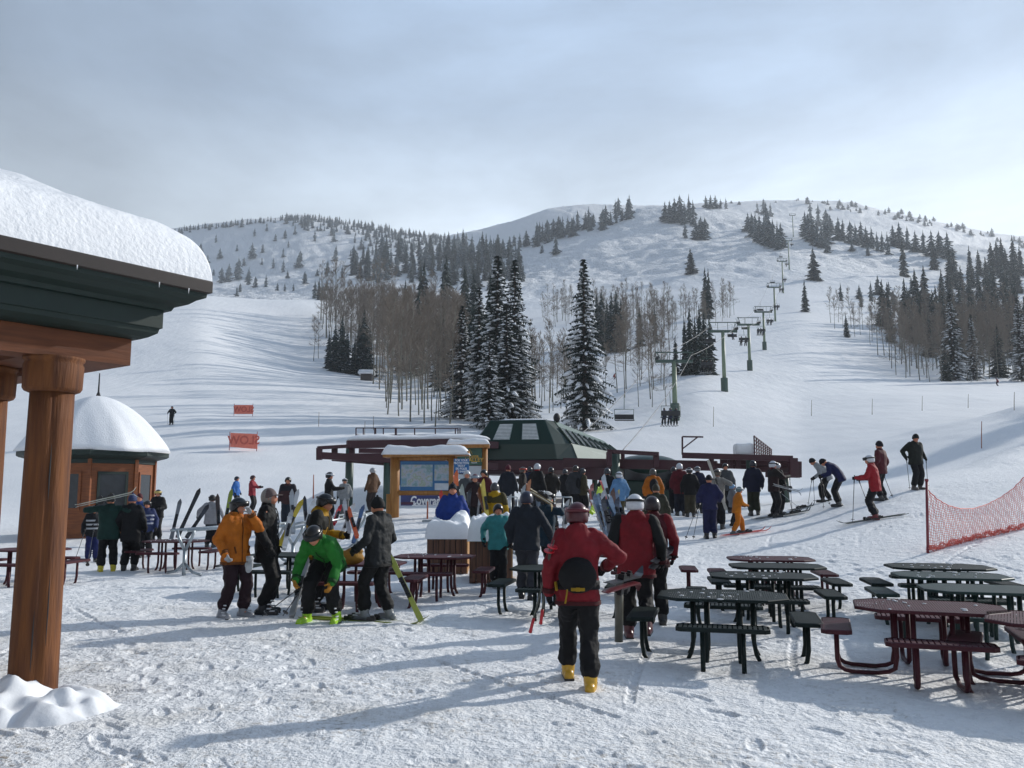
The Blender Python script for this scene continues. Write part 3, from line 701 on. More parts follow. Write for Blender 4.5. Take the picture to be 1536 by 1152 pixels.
# ------------------------------------------------------------------ steelwork right of the terminal
rt = steel('chair_rail', 'long maroon chair storage beam with a raised box frame right of the terminal', 'steel frame', on(960, 35))
beampx(rt, (846, 694), (1076, 699), 37, 34.8, .34, .40); beampx(rt, (911, 677), (988, 681), 35.2, 34.8, .22, .16); beampx(rt, (868, 709), (915, 712), 37.8, 35.6, .4, .5)
for px in (913.5, 984): beampx(rt, (px, 678), (px + .01, 700), 35, 35, .22, .22, name='upright')
beampx(rt, (934, 678), (934.1, 690), 35.6, 35.6, .15, .15, name='upright')
postpx(rt, 923, 678, 35.6, .18)
pp = [at(958, 708, 38), at(1000, 708, 37.6), at(1000, 720, 37.6), at(958, 720, 38)]
rt = steel('chair_rail', 'stacked maroon rails with a triangular bracket at the right of the lift line', 'steel frame', on(1110, 33))
for i, (x0, x1, y0, y1, Y) in enumerate(((1023, 1189, 683, 688, 33), (1080, 1194, 692, 696, 33.6), (1024, 1120, 697, 700, 34.4), (1130, 1197, 704, 706, 33.4), (1150, 1198, 712, 713, 33.1), (1100, 1197, 699, 702, 34))):
    beampx(rt, (x0, y0), (x1, y1), Y + .8, Y, .3, .20 if i else .22)
beampx(rt, (1190, 687), (1190.1, 716), 32.9, 32.9, .2, .3, name='upright'); beampx(rt, (1196, 692), (1196.1, 716), 33, 33, .15, .3, name='upright'); beampx(rt, (1067, 686), (1067.1, 701), 33.9, 33.9, .16, .18, name='upright')
for q in (1095, 1107): beampx(rt, (q, 690), (q + .1, 703), 33.9, 33.9, .12, .2, name='upright')
mb = MB(); q = [at(1023.5, 655, 33.8), at(1023.5, 682, 33.8), at(1055, 655.5, 33.6), at(1024, 673, 33.8), at(1046, 656, 33.7)]
mb.beam(q[0], q[1], .06, .06); mb.beam(q[0], q[2], .06, .06); mb.beam(q[3], q[4], .05, .05); mb.build('bracket', M['maroon'], rt)
postpx(rt, 1125, 690, 33.6, .16); postpx(rt, 1178, 706, 33.6, .12)
mb = MB(); p0 = at(1112, 683, 33.8)
mb.box(p0 + Vector((.1, 0, .22)), (.75, .6, .5)); mb.build('snow_cap', M['rsnow'], rt, bevel=.12)
# lattice panel
b0_, b1_ = at(1132, 684, 33.4), at(1157, 687, 36.5); t0_, t1_ = at(1131, 654, 33.4), at(1157, 674, 36.5)
rt = empty('lattice_gate', b0_, label='slanting maroon lattice panel standing on the right-hand rails', cat='lattice panel')
mb = MB()
for i in range(9): k = i / 8; mb.beam(lerp3(b0_, b1_, k), lerp3(t0_, t1_, k), .03, .05)
for i in range(6): k = i / 5; mb.beam(lerp3(b0_, t0_, k), lerp3(b1_, t1_, k), .03, .05)
mb.build('lattice', M['maroon'], rt)
# operator booth under the beams
p = on(968, 37); rt = empty('operator_booth', p, label='rounded dark green lift operator booth behind the skier in orange', cat='booth')
c = Vector((p.x, p.y, 0)); mb = MB()
mb.box(c + Vector((0, 0, p.z + .5)), (2.2, 1.8, 1.2)); mb.build('wall', M['termg'], rt, bevel=.1)
mb = MB(); mb.box(c + Vector((0, 0, p.z + 1.35)), (2.0, 1.6, .6)); mb.build('window', M['glass'], rt, bevel=.03)
mb = MB(); mb.ell(c + Vector((.1, 0, p.z + 1.7)), (1.45, 1.1, .5), None, 24, 12); mb.build('roof', M['termg'], rt, True)
p = on(1010, 39); rt = empty('snow_groomer_shed', p, label='low grey green curved shed behind the booth right of the terminal', cat='shed')
c = Vector((p.x, p.y, 0)); mb = MB(); mb.box(c + Vector((0, 0, p.z + .5)), (1.7, 2, 1.4)); mb.build('wall', M['termp'], rt, bevel=.2)
mb = MB(); mb.ell(c + Vector((0, 0, p.z + 1.15)), (1.0, 1.1, .45), None, 20, 10); mb.build('roof_snow', M['rsnow'], rt, True)
# ------------------------------------------------------------------ sign boards
M['mapblue'] = mat('map_blue', '#2b628f', .4, var=.1); M['signblue'] = mat('sign_blue', '#1d5f96', .4); M['signgreen'] = mat('sign_green', '#35594a', .5)
M['paper'] = mat('sign_paper', '#b9c0c6', .5); M['banner'] = mat('banner_navy', '#26365f', .5, vs=3, c2='#3a3f78'); M['yel'] = mat('yellow_ink', '#c8a042', .5)
def map_material():
    m = bpy.data.materials.new('trail_map_print'); m.use_nodes = True; n = m.node_tree.nodes; l = m.node_tree.links; b = n['Principled BSDF']; b.inputs['Roughness'].default_value = .35
    t = n.new('ShaderNodeTexCoord'); z = n.new('ShaderNodeTexNoise'); z.inputs['Scale'].default_value = 4.5; z.inputs['Detail'].default_value = 7; l.new(t.outputs['Object'], z.inputs[0])
    r = n.new('ShaderNodeValToRGB'); e = r.color_ramp.elements; e[0].position = .3; e[0].color = (*lin('#6f93ae'), 1); e[1].position = .72; e[1].color = (*lin('#a3b2bd'), 1)
    for p_, c_ in ((.40, '#74908c'), (.48, '#8fa3b0'), (.55, '#a3a3b0'), (.62, '#8f9c86')):
        q = e.new(p_); q.color = (*lin(c_), 1)
    l.new(z.outputs[0], r.inputs[0]); l.new(r.outputs[0], b.inputs['Base Color']); return m
M['map'] = map_material()
def snowslab(mb, p0, p1, dp, h, seed=0):
    rings = []; d = (p1 - p0); nn = 30; s = d.normalized(); f = Vector((s.y, -s.x, 0))
    for i in range(nn + 1):
        q = i / nn; c = p0 + d * q; hh = h * (.8 + .10 * math.sin(q * 9 + seed) + .03 * math.sin(q * 31)) * (min(1, q * 14, (1 - q) * 14)) ** .5 + .01
        rings.append([c + f * dp, c + f * (dp + .03) + Z1 * hh * .5, c + f * dp * .7 + Z1 * hh, c - f * dp * .7 + Z1 * hh * 1.05, c - f * (dp + .03) + Z1 * hh * .5, c - f * dp])
    mb.loft(rings)
Y = 29.0
rt = empty('trail_map_board', on(635, Y), label='wooden notice board with a blue trail map under a snowy roof', cat='notice board')
def flat(root, x0, y0, x1, y1, m, name, Yf, th=.02, bev=0):
    p, q = at(x0, y1, Yf), at(x1, y0, Yf); mb = MB(); mb.box(((p.x + q.x) / 2, Yf, (p.z + q.z) / 2), (abs(q.x - p.x), th, abs(q.z - p.z))); return mb.build(name, m, root, bevel=bev)
for px, w_ in ((593, .16), (586, .12), (677, .14)):
    t = at(px, 672, Y); mb = MB(); mb.tube([(t.x, Y, gz(t.x, Y) - .2), (t.x, Y, t.z)], w_, 12) if px != 586 else mb.tube([(t.x, Y, gz(t.x, Y) - .2), (t.x, Y, at(586, 741, Y).z)], w_, 12)
    mb.build('post', M['wood'], rt, True)
for y_ in (686.5, 739): mb = MB(); mb.tube([at(598, y_, Y - .02), at(678, y_, Y - .02)], .10, 10); mb.build('rail', M['wood'], rt, True)
mb = MB(); mb.beam(at(577, 687, Y) + Vector((0, 0, .08)), at(704, 684, Y) + Vector((0, 0, .08)), .9, .14); mb.build('roof', M['wood'], rt)
mb = MB(); snowslab(mb, at(575, 683.5, Y) + Vector((0, 0, .02)), at(705, 683.5, Y) + Vector((0, 0, .02)), .5, .36, 1); mb.build('roof_snow', M['rsnow'], rt, True)
pn = flat(rt, 600, 692, 678, 736, M['mapblue'], 'map_panel', Y - .10)
flat(pn, 601.5, 697, 649, 730, M['map'], 'trail_map', Y - .115, .012); flat(pn, 651.5, 697, 677, 721, M['map'], 'trail_map', Y - .115, .012); flat(pn, 652, 725, 677, 735, M['paper'], 'paper_notice', Y - .115, .012)
bn = flat(rt, 601, 743, 664, 758.5, M['banner'], 'banner', Y - .12)
text_mesh('lettering', 'Coverage', .40, M['white'], bn, facing(at(641, 751.5, Y - .135), X1), .004, .012, squash=.72)
text_mesh('lettering', 'we', .13, M['white'], bn, facing(at(619, 752.5, Y - .135), X1), .004, .004)
mb = MB(); mb.beam(at(618, 758, Y - .135), at(660, 757.4, Y - .135), .01, .03); mb.build('underline', M['white'], bn)
flat(bn, 601, 753, 620, 757, mat('dark_red_stripe', '#4b2740', .5), 'stripe', Y - .135, .01)
# blue warning sign
rt = empty('blue_warning_sign', on(694, Y - .3), label='small blue sign with white block lettering over a blank white panel', cat='sign'); Ys = Y - .55
for px in (682, 702.5): mb = MB(); t = at(px, 688, Ys); mb.tube([(t.x, Ys, gz(t.x, Ys) - .2), tuple(t)], .03, 8); mb.build('post', M['mapblue'], rt)
pl = flat(rt, 681.5, 688, 702.5, 710, M['signblue'], 'sign_panel', Ys - .05)
for i, (tx, s_) in enumerate((('FOR YOUR', .10), ('PROTECTION', .095), ('TREAT', .10), ('SKI POLES', .10), ('AS SHARP', .09))):
    text_mesh('lettering', tx, s_, M['white'], pl, facing(at(692, 690.6 + i * 4.2, Ys - .065), X1), .003, .002, squash=.85)
flat(rt, 682.5, 711.5, 702, 719, M['paper'], 'blank_panel', Ys - .05)
# taller green board behind
Y = 31.5
rt = empty('green_info_board', on(715, Y), label='tall wooden board with a green lettered sign under a long snow cap', cat='notice board')
for px in (727, 684): t = at(px, 668, Y); mb = MB(); mb.tube([(t.x, Y, gz(t.x, Y) - .2), (t.x, Y, t.z)], .11, 12); mb.build('post', M['wood'], rt, True)
mb = MB(); mb.beam(at(672, 670, Y), at(734, 669, Y), .7, .14); mb.build('roof', M['wood'], rt)
mb = MB(); snowslab(mb, at(671, 667.5, Y), at(735, 667, Y), .4, .24, 2); mb.build('roof_snow', M['rsnow'], rt, True)
gp_ = flat(rt, 686, 671, 723, 698, M['signgreen'], 'sign_panel', Y - .1); flat(rt, 703, 699, 722, 720, M['paper'], 'paper_notice', Y - .1)
text_mesh('lettering', 'DEER', .15, M['yel'], gp_, facing(at(711, 685.5, Y - .115), X1), .004, .003)
text_mesh('lettering', 'VALLEY', .2, M['yel'], gp_, facing(at(711.5, 690, Y - .115), X1), .004, .004)
text_mesh('lettering', 'resort', .09, M['white'], gp_, facing(at(711, 694, Y - .115), X1), .004, .001)
mb = MB(); q = [at(703, 682, Y - .12), at(704.5, 673.5, Y - .12), at(708.5, 681.5, Y - .12), at(705.5, 678, Y - .12)]; mb.beam(q[0], q[1], .01, .03, up=(0, 1, 0)); mb.beam(q[1], q[2], .01, .035, up=(0, 1, 0)); mb.build('emblem', M['yel'], gp_)
# ------------------------------------------------------------------ plank planters heaped with snow
def planter(px0, px1, ytop, ybot, Yf, label, rz, m='plank'):
    p0 = on(px0, Yf); p1 = on(px1, Yf); w_ = (p1 - p0).length; c = (p0 + p1) / 2; h = at(px0, ytop, Yf).z - c.z
    rt = empty('planter_box', c, rz, label=label, cat='planter', group='plank planters beside the tables')
    dp = 1.15; n = int(w_ / .115); mb = MB()
    mb.box((0, dp / 2, h * .5), (w_ - .06, dp - .06, h - .1)); mb.build('liner', M['dark'], rt, local=True)
    for side in range(2):
        for i in range(n):
            x = -w_ / 2 + (i + .5) * w_ / n
            mb = MB(); mb.box((x, side * dp, h / 2 - .02), (w_ / n * .86, .03, h - .02)); mb.build('plank', M[m], rt, local=True)
    for sx in (-1, 1):
        for i in range(9): mb = MB(); mb.box((sx * w_ / 2, (i + .5) * dp / 9, h / 2 - .02), (.03, dp / 9 * .86, h - .02)); mb.build('plank', M['plank_lit'] if sx > 0 else M[m], rt, local=True)  # planks on the sun side take the lighter, painted-in sunlit tone
    g_ = 44; q = np.linspace(-1, 1, g_); X, Yq = np.meshgrid(q, q); e_ = np.clip((1 - np.maximum(abs(X), abs(Yq))) / .3, 0, 1)
    Zq = h - .05 + (1 - (1 - e_) ** 2) ** .5 * (.44 + .30 * vnoise(X * w_, Yq, .6, int(px0)) + .08 * vnoise(X * w_, Yq, .17, int(px0) + 1))
    V = np.stack([X * (w_ / 2 + .06), dp / 2 + Yq * (dp / 2 + .06), Zq], -1).reshape(-1, 3); I = (np.arange(g_ - 1)[:, None] * g_ + np.arange(g_ - 1)[None]).ravel()
    me = npmesh('snow_heap', V, np.stack([I, I + 1, I + g_ + 1, I + g_], 1), [M['rsnow']], smooth=True); o = bpy.data.objects.new('snow_heap', me); col.objects.link(o); o.parent = rt
planter(641, 700, 805, 850, 18.4, 'brown plank planter heaped with snow, the left one of two', 0)
planter(705, 768, 808, 866, 17.0, 'brown plank planter heaped with snow behind the child in teal', .0)
# ------------------------------------------------------------------ snow heap and tall bank behind the boards are part of the ground
# ------------------------------------------------------------------ orange net fence
M['net'] = mat('orange_net', '#ea8478', .6); M['netpost'] = mat('net_post', '#7a2b36', .5)
pA = at(1391, 826, 17.2); pA.z = gz(pA.x, pA.y)
rt = empty('net_fence', pA, label='sagging orange safety net on a dark red pole at the right', cat='net fence')
tA = at(1390, 722, 17.2); mb = MB(); mb.tube([(pA.x, pA.y, pA.z - .2), tuple(tA)], .028, 8); mb.tube([tA, tA + Z1 * .05], .038, 8); mb.build('pole', M['netpost'], rt, True)
Yb = 19.5; pB = on(1580, Yb); tB = at(1580, 690, Yb); mb = MB(); mb.tube([(pB.x, pB.y, pB.z - .2), tuple(tB)], .028, 8); mb.build('pole', M['netpost'], rt, True)
NU, NV = 76, 20
def netp(i, j):
    u = i / NU; Yq = 17.2 + (Yb - 17.2) * u; px = 1391 + (1580 - 1391) * u
    top = np.interp(px, [1391, 1405, 1422, 1440, 1460, 1480, 1500, 1520, 1536, 1560, 1580], [734, 748, 758, 763, 763, 757, 747, 733, 716, 700, 692])
    T = at(px, top, Yq); B = on(px, Yq); B.z += .05 + .02 * math.sin(i * .9)
    v = j / NV; p = B.lerp(T, v); p.y += .12 * math.sin(u * 9 + v * 2) * v * (1 - v); p.x += .01 * math.sin(i * 1.7 + j); return p
mb = MB()
G = [[netp(i, j) for j in range(NV + 1)] for i in range(NU + 1)]
for i in range(NU + 1): mb.tube(G[i], .0045, 3, False)
for j in range(NV + 1): mb.tube([G[i][j] for i in range(NU + 1)], 0.0045 if j not in (NV,) else .012, 3, False)
rnd = random.Random(5)
for k in range(16):                                   # slack net gathered along the snow
    pts = []
    for i in range(0, NU + 1, 2): p = netp(i, 0); pts.append(p + Vector((0, rnd.uniform(-.07, .07), rnd.uniform(-.05, .08))))
    mb.tube(pts, .007, 3, False)
mb.build('net', M['net'], rt)
# ------------------------------------------------------------------ SLOW banners on the left slope, seen from behind
M['slow'] = mat('slow_banner', '#e07a66', .6); M['slowt'] = mat('slow_ink', '#c05a4c', .6)
for px0, px1, y0, y1, py, lab in ((345, 386, 649.5, 672, 676, 'larger orange SLOW banner seen from behind on the lower left slope'), (351.5, 379.5, 607.5, 621, 624, 'smaller orange SLOW banner higher up on the left slope')):
    hp = hit((px0 + px1) / 2, py); Yq = hp.y; rt = empty('slow_banner', hp, label=lab, cat='banner', group='orange slow banners on the left slope')
    tilt = 1.6 if px0 == 345 else 0
    qs = [at(px0, y1 - tilt, Yq), at(px1, y1 + tilt, Yq), at(px1, y0 + tilt, Yq), at(px0 + (1 if tilt else 0), y0 - tilt * .2, Yq)]
    nb = 14; rings = []
    mb = MB()
    for k in (0, .03): rings.append([q + Vector((0, k, 0)) for q in qs])
    mb.loft(rings); fb = mb.build('fabric', M['slow'], rt)
    for px, pt in ((px0, y0), (px1, y0)):
        t = at(px, pt - 2, Yq + .05); mb = MB(); mb.tube([(t.x, t.y, gz(t.x, t.y) - .3), tuple(t)], .03, 6); mb.build('pole', M['netpost'], rt)
    hgt = (qs[3] - qs[0]).length
    text_mesh('lettering', 'SLOW', hgt * .85, M['slowt'], fb, facing(at((px0 + px1) / 2, (y0 + y1) / 2, Yq - .03), X1), .005, .02, mirror=True, squash=.95)
# ------------------------------------------------------------------ boundary poles
def bamboo(px, pyb, pyt, m, label, group, r=.03):
    hp = hit(px, pyb) or on(px, 90); t = at(px + .5, pyt, hp.y); mb = MB(); mb.tube([hp - Z1 * .2, hp.lerp(t, .5), t], [r, r * .9, r * .7], 6)
    mb.build('marker_pole', m, None, True, loc=hp, label=label, cat='marker pole', group=group)
M['bamboo'] = mat('bamboo_pole', '#8a7a66', .6); M['opole'] = mat('orange_pole', '#a0563a', .6)
for px, yb, yt in ((1217, 624, 600), (1308, 622, 598), (1383, 616, 594), (1452, 612, 591), (1521, 616, 588), (478, 640, 618), (547, 655, 632), (560, 645, 624)):
    bamboo(px, yb, yt, M['bamboo'], {1217: 'bamboo pole on the snow left of the others right of the lift', 478: 'bamboo pole farthest left, at the foot of the left run', 547: 'bamboo pole behind the left end of the handrail', 560: 'short bamboo pole just below the front aspens'}.get(px, 'thin bamboo pole in the row below the right-hand forest'), 'bamboo poles along the run')
bamboo(1472, 672, 632, M['opole'], 'orange tipped pole standing on the snow bank at the right', None)
bamboo(470, 748, 712, M['opole'], 'thin orange pole in front of the shaded snow bank', None)
bamboo(641, 778, 752, M['opole'], 'short orange stick right under the lower banner', None)
bamboo(1070, 640, 610, M['bamboo'], 'lone bamboo pole right of the first lift tower', None)
# shed in the trees
hp = hit(549, 571); k_ = hp.y / F; rt = empty('snowy_shed', hp, label='little dark shed with a snow covered roof at the edge of the aspens', cat='shed')
mb = MB(); mb.box(hp + Vector((0, 1.2, 5 * k_)), (17 * k_, 2.4, 11 * k_)); mb.build('wall', M['gutter'], rt)
mb = MB(); rings = []
for dx in (-12, -6, 0, 6, 11): rings.append([hp + Vector((dx * k_, -.5, 10.5 * k_)), hp + Vector((dx * k_, -.55, 13 * k_)), hp + Vector((dx * k_, 1.2, 18 * k_)), hp + Vector((dx * k_, 3, 13 * k_)), hp + Vector((dx * k_, 3, 10.5 * k_))])
mb.loft(rings); mb.build('roof_snow', M['rsnow'], rt, True)
# ------------------------------------------------------------------ lift towers, cables and chairs
TW = [(1013, 631, 533), (1087, 587, 488), (1125, 556, 478), (1147, 525, 459), (1163, 482, 426), (1175, 440, 387), (1184, 405, 356), (1190, 355, 318)]
tops = []
def tower(px, pb, pt, i):
    hp = hit(px, pb); Y = hp.y; k = Y / F; t = at(px, pt + (9 if i < 4 else 5) * 1.0, Y); w_ = 2.05 * (1 if i < 3 else 1.0)
    near = i < 5
    words = ['nearest', 'second', 'third', 'fourth', 'fifth', 'sixth', 'seventh', 'farthest'][i]
    rt = empty('lift_tower', hp, label=f'{words} green lift tower up the chairlift line', cat='lift tower', group='towers of the chairlift')
    r = .30 * (1 if i < 2 else 1.0); mb = MB(); mb.tube([hp - Z1 * .5, (hp.x, hp.y, t.z)], [r, r * .8], 14); mb.build('mast', M['tower'], rt, True)
    mb = MB(); mb.beam((hp.x - w_, hp.y, t.z), (hp.x + w_, hp.y, t.z), .4, .34); mb.build('crossarm', M['towerd'], rt, bevel=.03)
    mb = MB(); hh = 1.1 if i else .8
    zt = t.z + .2 + hh
    mb.beam((hp.x - w_, hp.y, zt), (hp.x + w_, hp.y, zt), .1, .12)
    for sx in (-1, 1):
        mb.beam((hp.x + sx * w_ * .7, hp.y, t.z), (hp.x + sx * w_ * .9, hp.y, zt), .08, .08); mb.beam((hp.x + sx * w_ * .35, hp.y, t.z), (hp.x + sx * w_ * .35, hp.y, zt), .05, .05)
        for dy in (-.8, .8): mb.beam((hp.x + sx * w_, hp.y + dy, zt), (hp.x + sx * w_, hp.y - dy * 0, t.z + .1), .05, .05)
    mb.build('work_frame', M['towerd'], rt)
    for sx in (-1, 1):
        mb = MB(); x = hp.x + sx * (w_ - .15); zc = t.z + .28
        mb.beam((x, hp.y - 1.1, zc - .1), (x, hp.y + 1.1, zc + .25), .08, .16)
        for q in (-.9, -.3, .3, .9): c = Vector((x, hp.y + q, zc + .16 * q + .1)); mb.tube([c - X1 * .05, c + X1 * .05], .2, 12)
        mb.build('sheave_train', M['dark'], rt)
    if i < 4:
        mb = MB(); mb.tube([hp - Z1 * .3, (hp.x, hp.y, hp.z + 1.9)], r + .22, 8); mb.build('safety_pad', M['towerd'], rt, bevel=.03)
    tops.append((Vector((hp.x - w_ + .15, hp.y, t.z + .65)), Vector((hp.x + w_ - .15, hp.y, t.z + .65))))
for i, (px, pb, pt) in enumerate(TW): tower(px, pb, pt, i)
tail = at(1196, 322, tops[-1][0].y + 60)
s0 = (tp(L0 - 1, -1.6, zb + .2), tp(L0 - 1, 1.9, zb + .2))
lines = []
for sd in (0, 1):
    pts = [s0[sd]] + [t[sd] for t in tops] + [Vector((tail.x + (-2 if sd == 0 else 2), tail.y, tops[-1][0].z + 9))]
    full = []
    for i in range(len(pts) - 1):
        for k in range(8):
            q = k / 8; p = pts[i].lerp(pts[i + 1], q); p.z -= 4 * q * (1 - q) * .012 * (pts[i + 1] - pts[i]).length; full.append(p)
    full.append(pts[-1]); lines.append(full)
    mb = MB(); mb.tube(full, .028, 5); mb.build('haul_rope', M['rope'], None, True, loc=full[0], label=['left, downhill running steel cable of the chairlift', 'right, uphill running steel cable of the chairlift'][sd], cat='cable')
def rope_at(sd, Y):
    f = lines[sd]
    for i in range(len(f) - 1):
        if f[i].y <= Y <= f[i + 1].y: return f[i].lerp(f[i + 1], (Y - f[i].y) / (f[i + 1].y - f[i].y))
    return f[-1]
def make_chair():
    rt = empty('lift_chair'); g_ = M['towerd']
    mb = MB(); mb.tube([(0, 0, 0), (0, 0, -.5), (0, .15, -1.2), (0, .2, -1.5)], .035, 6); mb.build('hanger', g_, rt, True, local=True)
    mb = MB(); mb.tube([(-.95, .2, -1.5), (.95, .2, -1.5)], .03, 6)
    for sx in (-.95, .95): mb.tube([(sx, .2, -1.5), (sx, .25, -2.2), (sx, .2, -2.6), (sx, -.25, -2.62)], .03, 6)
    mb.build('bail', g_, rt, True, local=True)
    mb = MB(); mb.box((0, -.05, -2.62), (1.9, .48, .09)); mb.build('seat', M['dark'], rt, local=True, bevel=.03)
    mb = MB(); mb.box((0, .26, -2.25), (1.9, .07, .5)); mb.build('backrest', M['dark'], rt, local=True, bevel=.02)
    return rt
chair0 = None; chairs = {}
def place_chair(sd, Y, label, px=None, pyseat=None):
    global chair0
    p = rope_at(sd, Y)
    if chair0 is None: chair0 = make_chair(); o = chair0
    else: o = copy_tree(chair0)
    o.location = p; WL[o] = Vector(p); o.rotation_euler = (0, 0, math.pi if sd == 0 else 0); tag(o, label, 'chairlift chair', 'chairs hanging from the chairlift cables')
    o.rotation_euler = (0, 0, math.pi if sd == 1 else 0)
    o.scale = (.84, .84, .84); return o, p
# ------------------------------------------------------------------ people
_tex = bpy.data.textures.new('folds', 'CLOUDS'); _tex.noise_scale = .11; _tex.noise_depth = 2
_tex2 = bpy.data.textures.new('creases', 'CLOUDS'); _tex2.noise_scale = .07; _tex2.noise_depth = 1
def remesh(o, vox, disp=.0, tex=None, it=2):
    r = o.modifiers.new('remesh', 'REMESH'); r.mode = 'VOXEL'; r.voxel_size = vox; r.use_smooth_shade = True
    s = o.modifiers.new('smooth', 'SMOOTH'); s.iterations = it; s.factor = .6
    if disp:
        d = o.modifiers.new('folds', 'DISPLACE'); d.texture = tex or _tex; d.strength = disp; d.mid_level = .5; d.texture_coords = 'LOCAL'
    dg = bpy.context.evaluated_depsgraph_get(); me = bpy.data.meshes.new_from_object(o.evaluated_get(dg))
    old = o.data; mats = list(old.materials); o.modifiers.clear(); o.data = me; nm = old.name; bpy.data.meshes.remove(old); me.name = nm
    me.materials.clear()
    for m in mats: me.materials.append(m)
    me.polygons.foreach_set('use_smooth', [True] * len(me.polygons))
def ik(a, b, l1, l2, pole):
    a, b = Vector(a), Vector(b); d = b - a; L_ = min(d.length, (l1 + l2) * .999); d.normalize()
    x = (l1 * l1 - l2 * l2 + L_ * L_) / (2 * L_); h = math.sqrt(max(0, l1 * l1 - x * x))
    p = Vector(pole); p = (p - d * p.dot(d)); p = p.normalized() if p.length > 1e-4 else Vector((0, 1, 0))
    return a + d * x + p * h, a + d * L_
def head_fn(p, q):
    # p on unit sphere, face towards +y
    y = q.copy()
    f = max(0, p.y)
    if p.z < -.2: y.x *= 1 - .28 * min(1, (-p.z - .2) / .8); y.y *= 1 - .12 * min(1, (-p.z - .2) / .8) + (.16 * f * (1 if p.z > -.85 else .3))
    nose = math.exp(-((p.x / .13) ** 2 + ((p.z + .12) / .20) ** 2)) * (f > .5)
    y.y += .024 * nose
    eye = math.exp(-(((abs(p.x) - .36) / .17) ** 2 + ((p.z - .12) / .12) ** 2)) * (f > .4); y.y -= .011 * eye
    chin = math.exp(-((p.x / .3) ** 2 + ((p.z + .82) / .18) ** 2)) * (f > .2); y.y += .014 * chin
    lip = math.exp(-((p.x / .25) ** 2 + ((p.z + .46) / .07) ** 2)) * (f > .5); y.y += .006 * lip
    return y
def person(loc, rz, h=1.75, label='', group=None, jacket='#222222', pants='#15151a', boots='#333333', gloves='#111114', hat='helmet', hatc='#15151a',
           goggle=None, sleeve=None, yoke=None, lower=None, lean=0, side=0, drop=0, hl=None, hr=None, fl=(-.11, 0, 0), fr=(.11, 0, 0), turn=0, nod=0, tilt=0, wide=1.0,
           longc=0.0, q=1, pack=None, seated=False, hood=False, kl=(0, 1, 0), kr=(0, 1, 0), hair=None, face=True, lumbar=None, scarf=None, el=None, er=None, stripe=None, bare=False):
    s = h / 1.75
    root = empty('person', loc, rz, label=label, cat='person', group=group)
    vox = {0: .035, 1: .022, 2: .014}[q] * s
    V3 = lambda x, y, z: Vector((x, y, z)) * s
    la, sa = math.radians(lean), math.radians(side)
    pel = V3(0, -.10 * math.sin(la) * (0 if seated else 1), .95 - drop)
    def spine(t):                              # t metres along the spine
        a = la * min(1, .35 + t * 2.2) if lean else 0
        R = Matrix.Rotation(-a, 3, 'X') @ Matrix.Rotation(sa, 3, 'Y')
        return R
    def sp(t, x=0, y=0):
        n_ = 8; p = Vector((0, 0, 0))
        for i in range(n_): p += spine(t * (i + .5) / n_ if t > 0 else 0) @ Vector((0, 0, t / n_))
        return pel + (p + spine(max(t, 0)) @ Vector((x, y, 0))) * s
    W = wide
    shl, shr = sp(.475, -.185 * W), sp(.475, .185 * W); Rt = spine(.5)
    hips = {-1: pel + V3(-.095, 0, -.02), 1: pel + V3(.095, 0, -.02)}
    # legs
    feet = {-1: V3(*fl), 1: V3(*fr)}; legs = {}
    for sd in (-1, 1):
        ank = feet[sd] + V3(0, -.02, .10); k, ank = ik(hips[sd], ank, .44 * s, .43 * s, (kl if sd < 0 else kr)); legs[sd] = (hips[sd], k, ank)
    arms = {}
    for sd, hnd, shd, pole in ((-1, hl, shl, el), (1, hr, shr, er)):
        t = hnd if hnd is not None else (.10, .08, -.50)
        tgt = shd + V3(sd * t[0], t[1], t[2])
        e, hd = ik(shd, tgt, .29 * s, .27 * s, pole or (sd * .5, -1, -.2)); arms[sd] = (shd, e, hd)
    # head
    neck = sp(.53); hR = Rt @ Matrix.Rotation(math.radians(-turn), 3, 'Z') @ Matrix.Rotation(math.radians(-nod), 3, 'X') @ Matrix.Rotation(math.radians(tilt), 3, 'Y')
    hR = Matrix.Rotation(math.radians(-turn), 3, 'Z') @ Matrix.Rotation(math.radians(-nod) - la * .75, 3, 'X') @ Matrix.Rotation(math.radians(tilt), 3, 'Y')
    hc_ = neck + hR @ V3(0, .02, .13)
    cj, cp_ = cm(jacket), cm(pants)
    # ---- body: one continuous surface
    mb = MB(); mb.ell(hc_, Vector((.079, .098, .122)) * s, hR, 24, 18, fn=lambda p, y: head_fn(p, y / s * 1.0) * s if False else Vector(head_fn(p, Vector((y.x / s, y.y / s, y.z / s)))) * s)
    for sd in (-1, 1): mb.ell(hc_ + hR @ V3(sd * .078, -.005, -.005), Vector((.012, .024, .034)) * s, hR, 8, 6)
    mb.caps(hc_ - hR @ V3(0, .02, .06), sp(.46), .058 * s, .065 * s)
    mb.loft([[sp(t, .5 * w2 * math.cos(a), .5 * d2 * math.sin(a)) for a in [2 * math.pi * k / 16 for k in range(16)]] for t, w2, d2 in ((-.12, .26, .16), (0, .29, .19), (.15, .26, .18), (.32, .30, .19), (.45, .30, .16), (.5, .12, .1))])
    for sd in (-1, 1):
        a, b, c = legs[sd]; mb.caps(a, b, .075 * s, .05 * s); mb.caps(b, c, .05 * s, .035 * s); mb.caps(c, c + (Vector((0, .12, -.04)) * s), .035 * s, .03 * s)
        a, b, c = arms[sd]; mb.caps(a, b, .048 * s, .038 * s); mb.caps(b, c, .038 * s, .026 * s)
        if bare: mb.ell(c + (c - b).normalized() * .05 * s, Vector((.035, .035, .05)) * s, None, 10, 8)
    o = mb.build('body', M['skin'], root, True, local=True); remesh(o, min(vox, .02 * s) if q else vox, it=1)
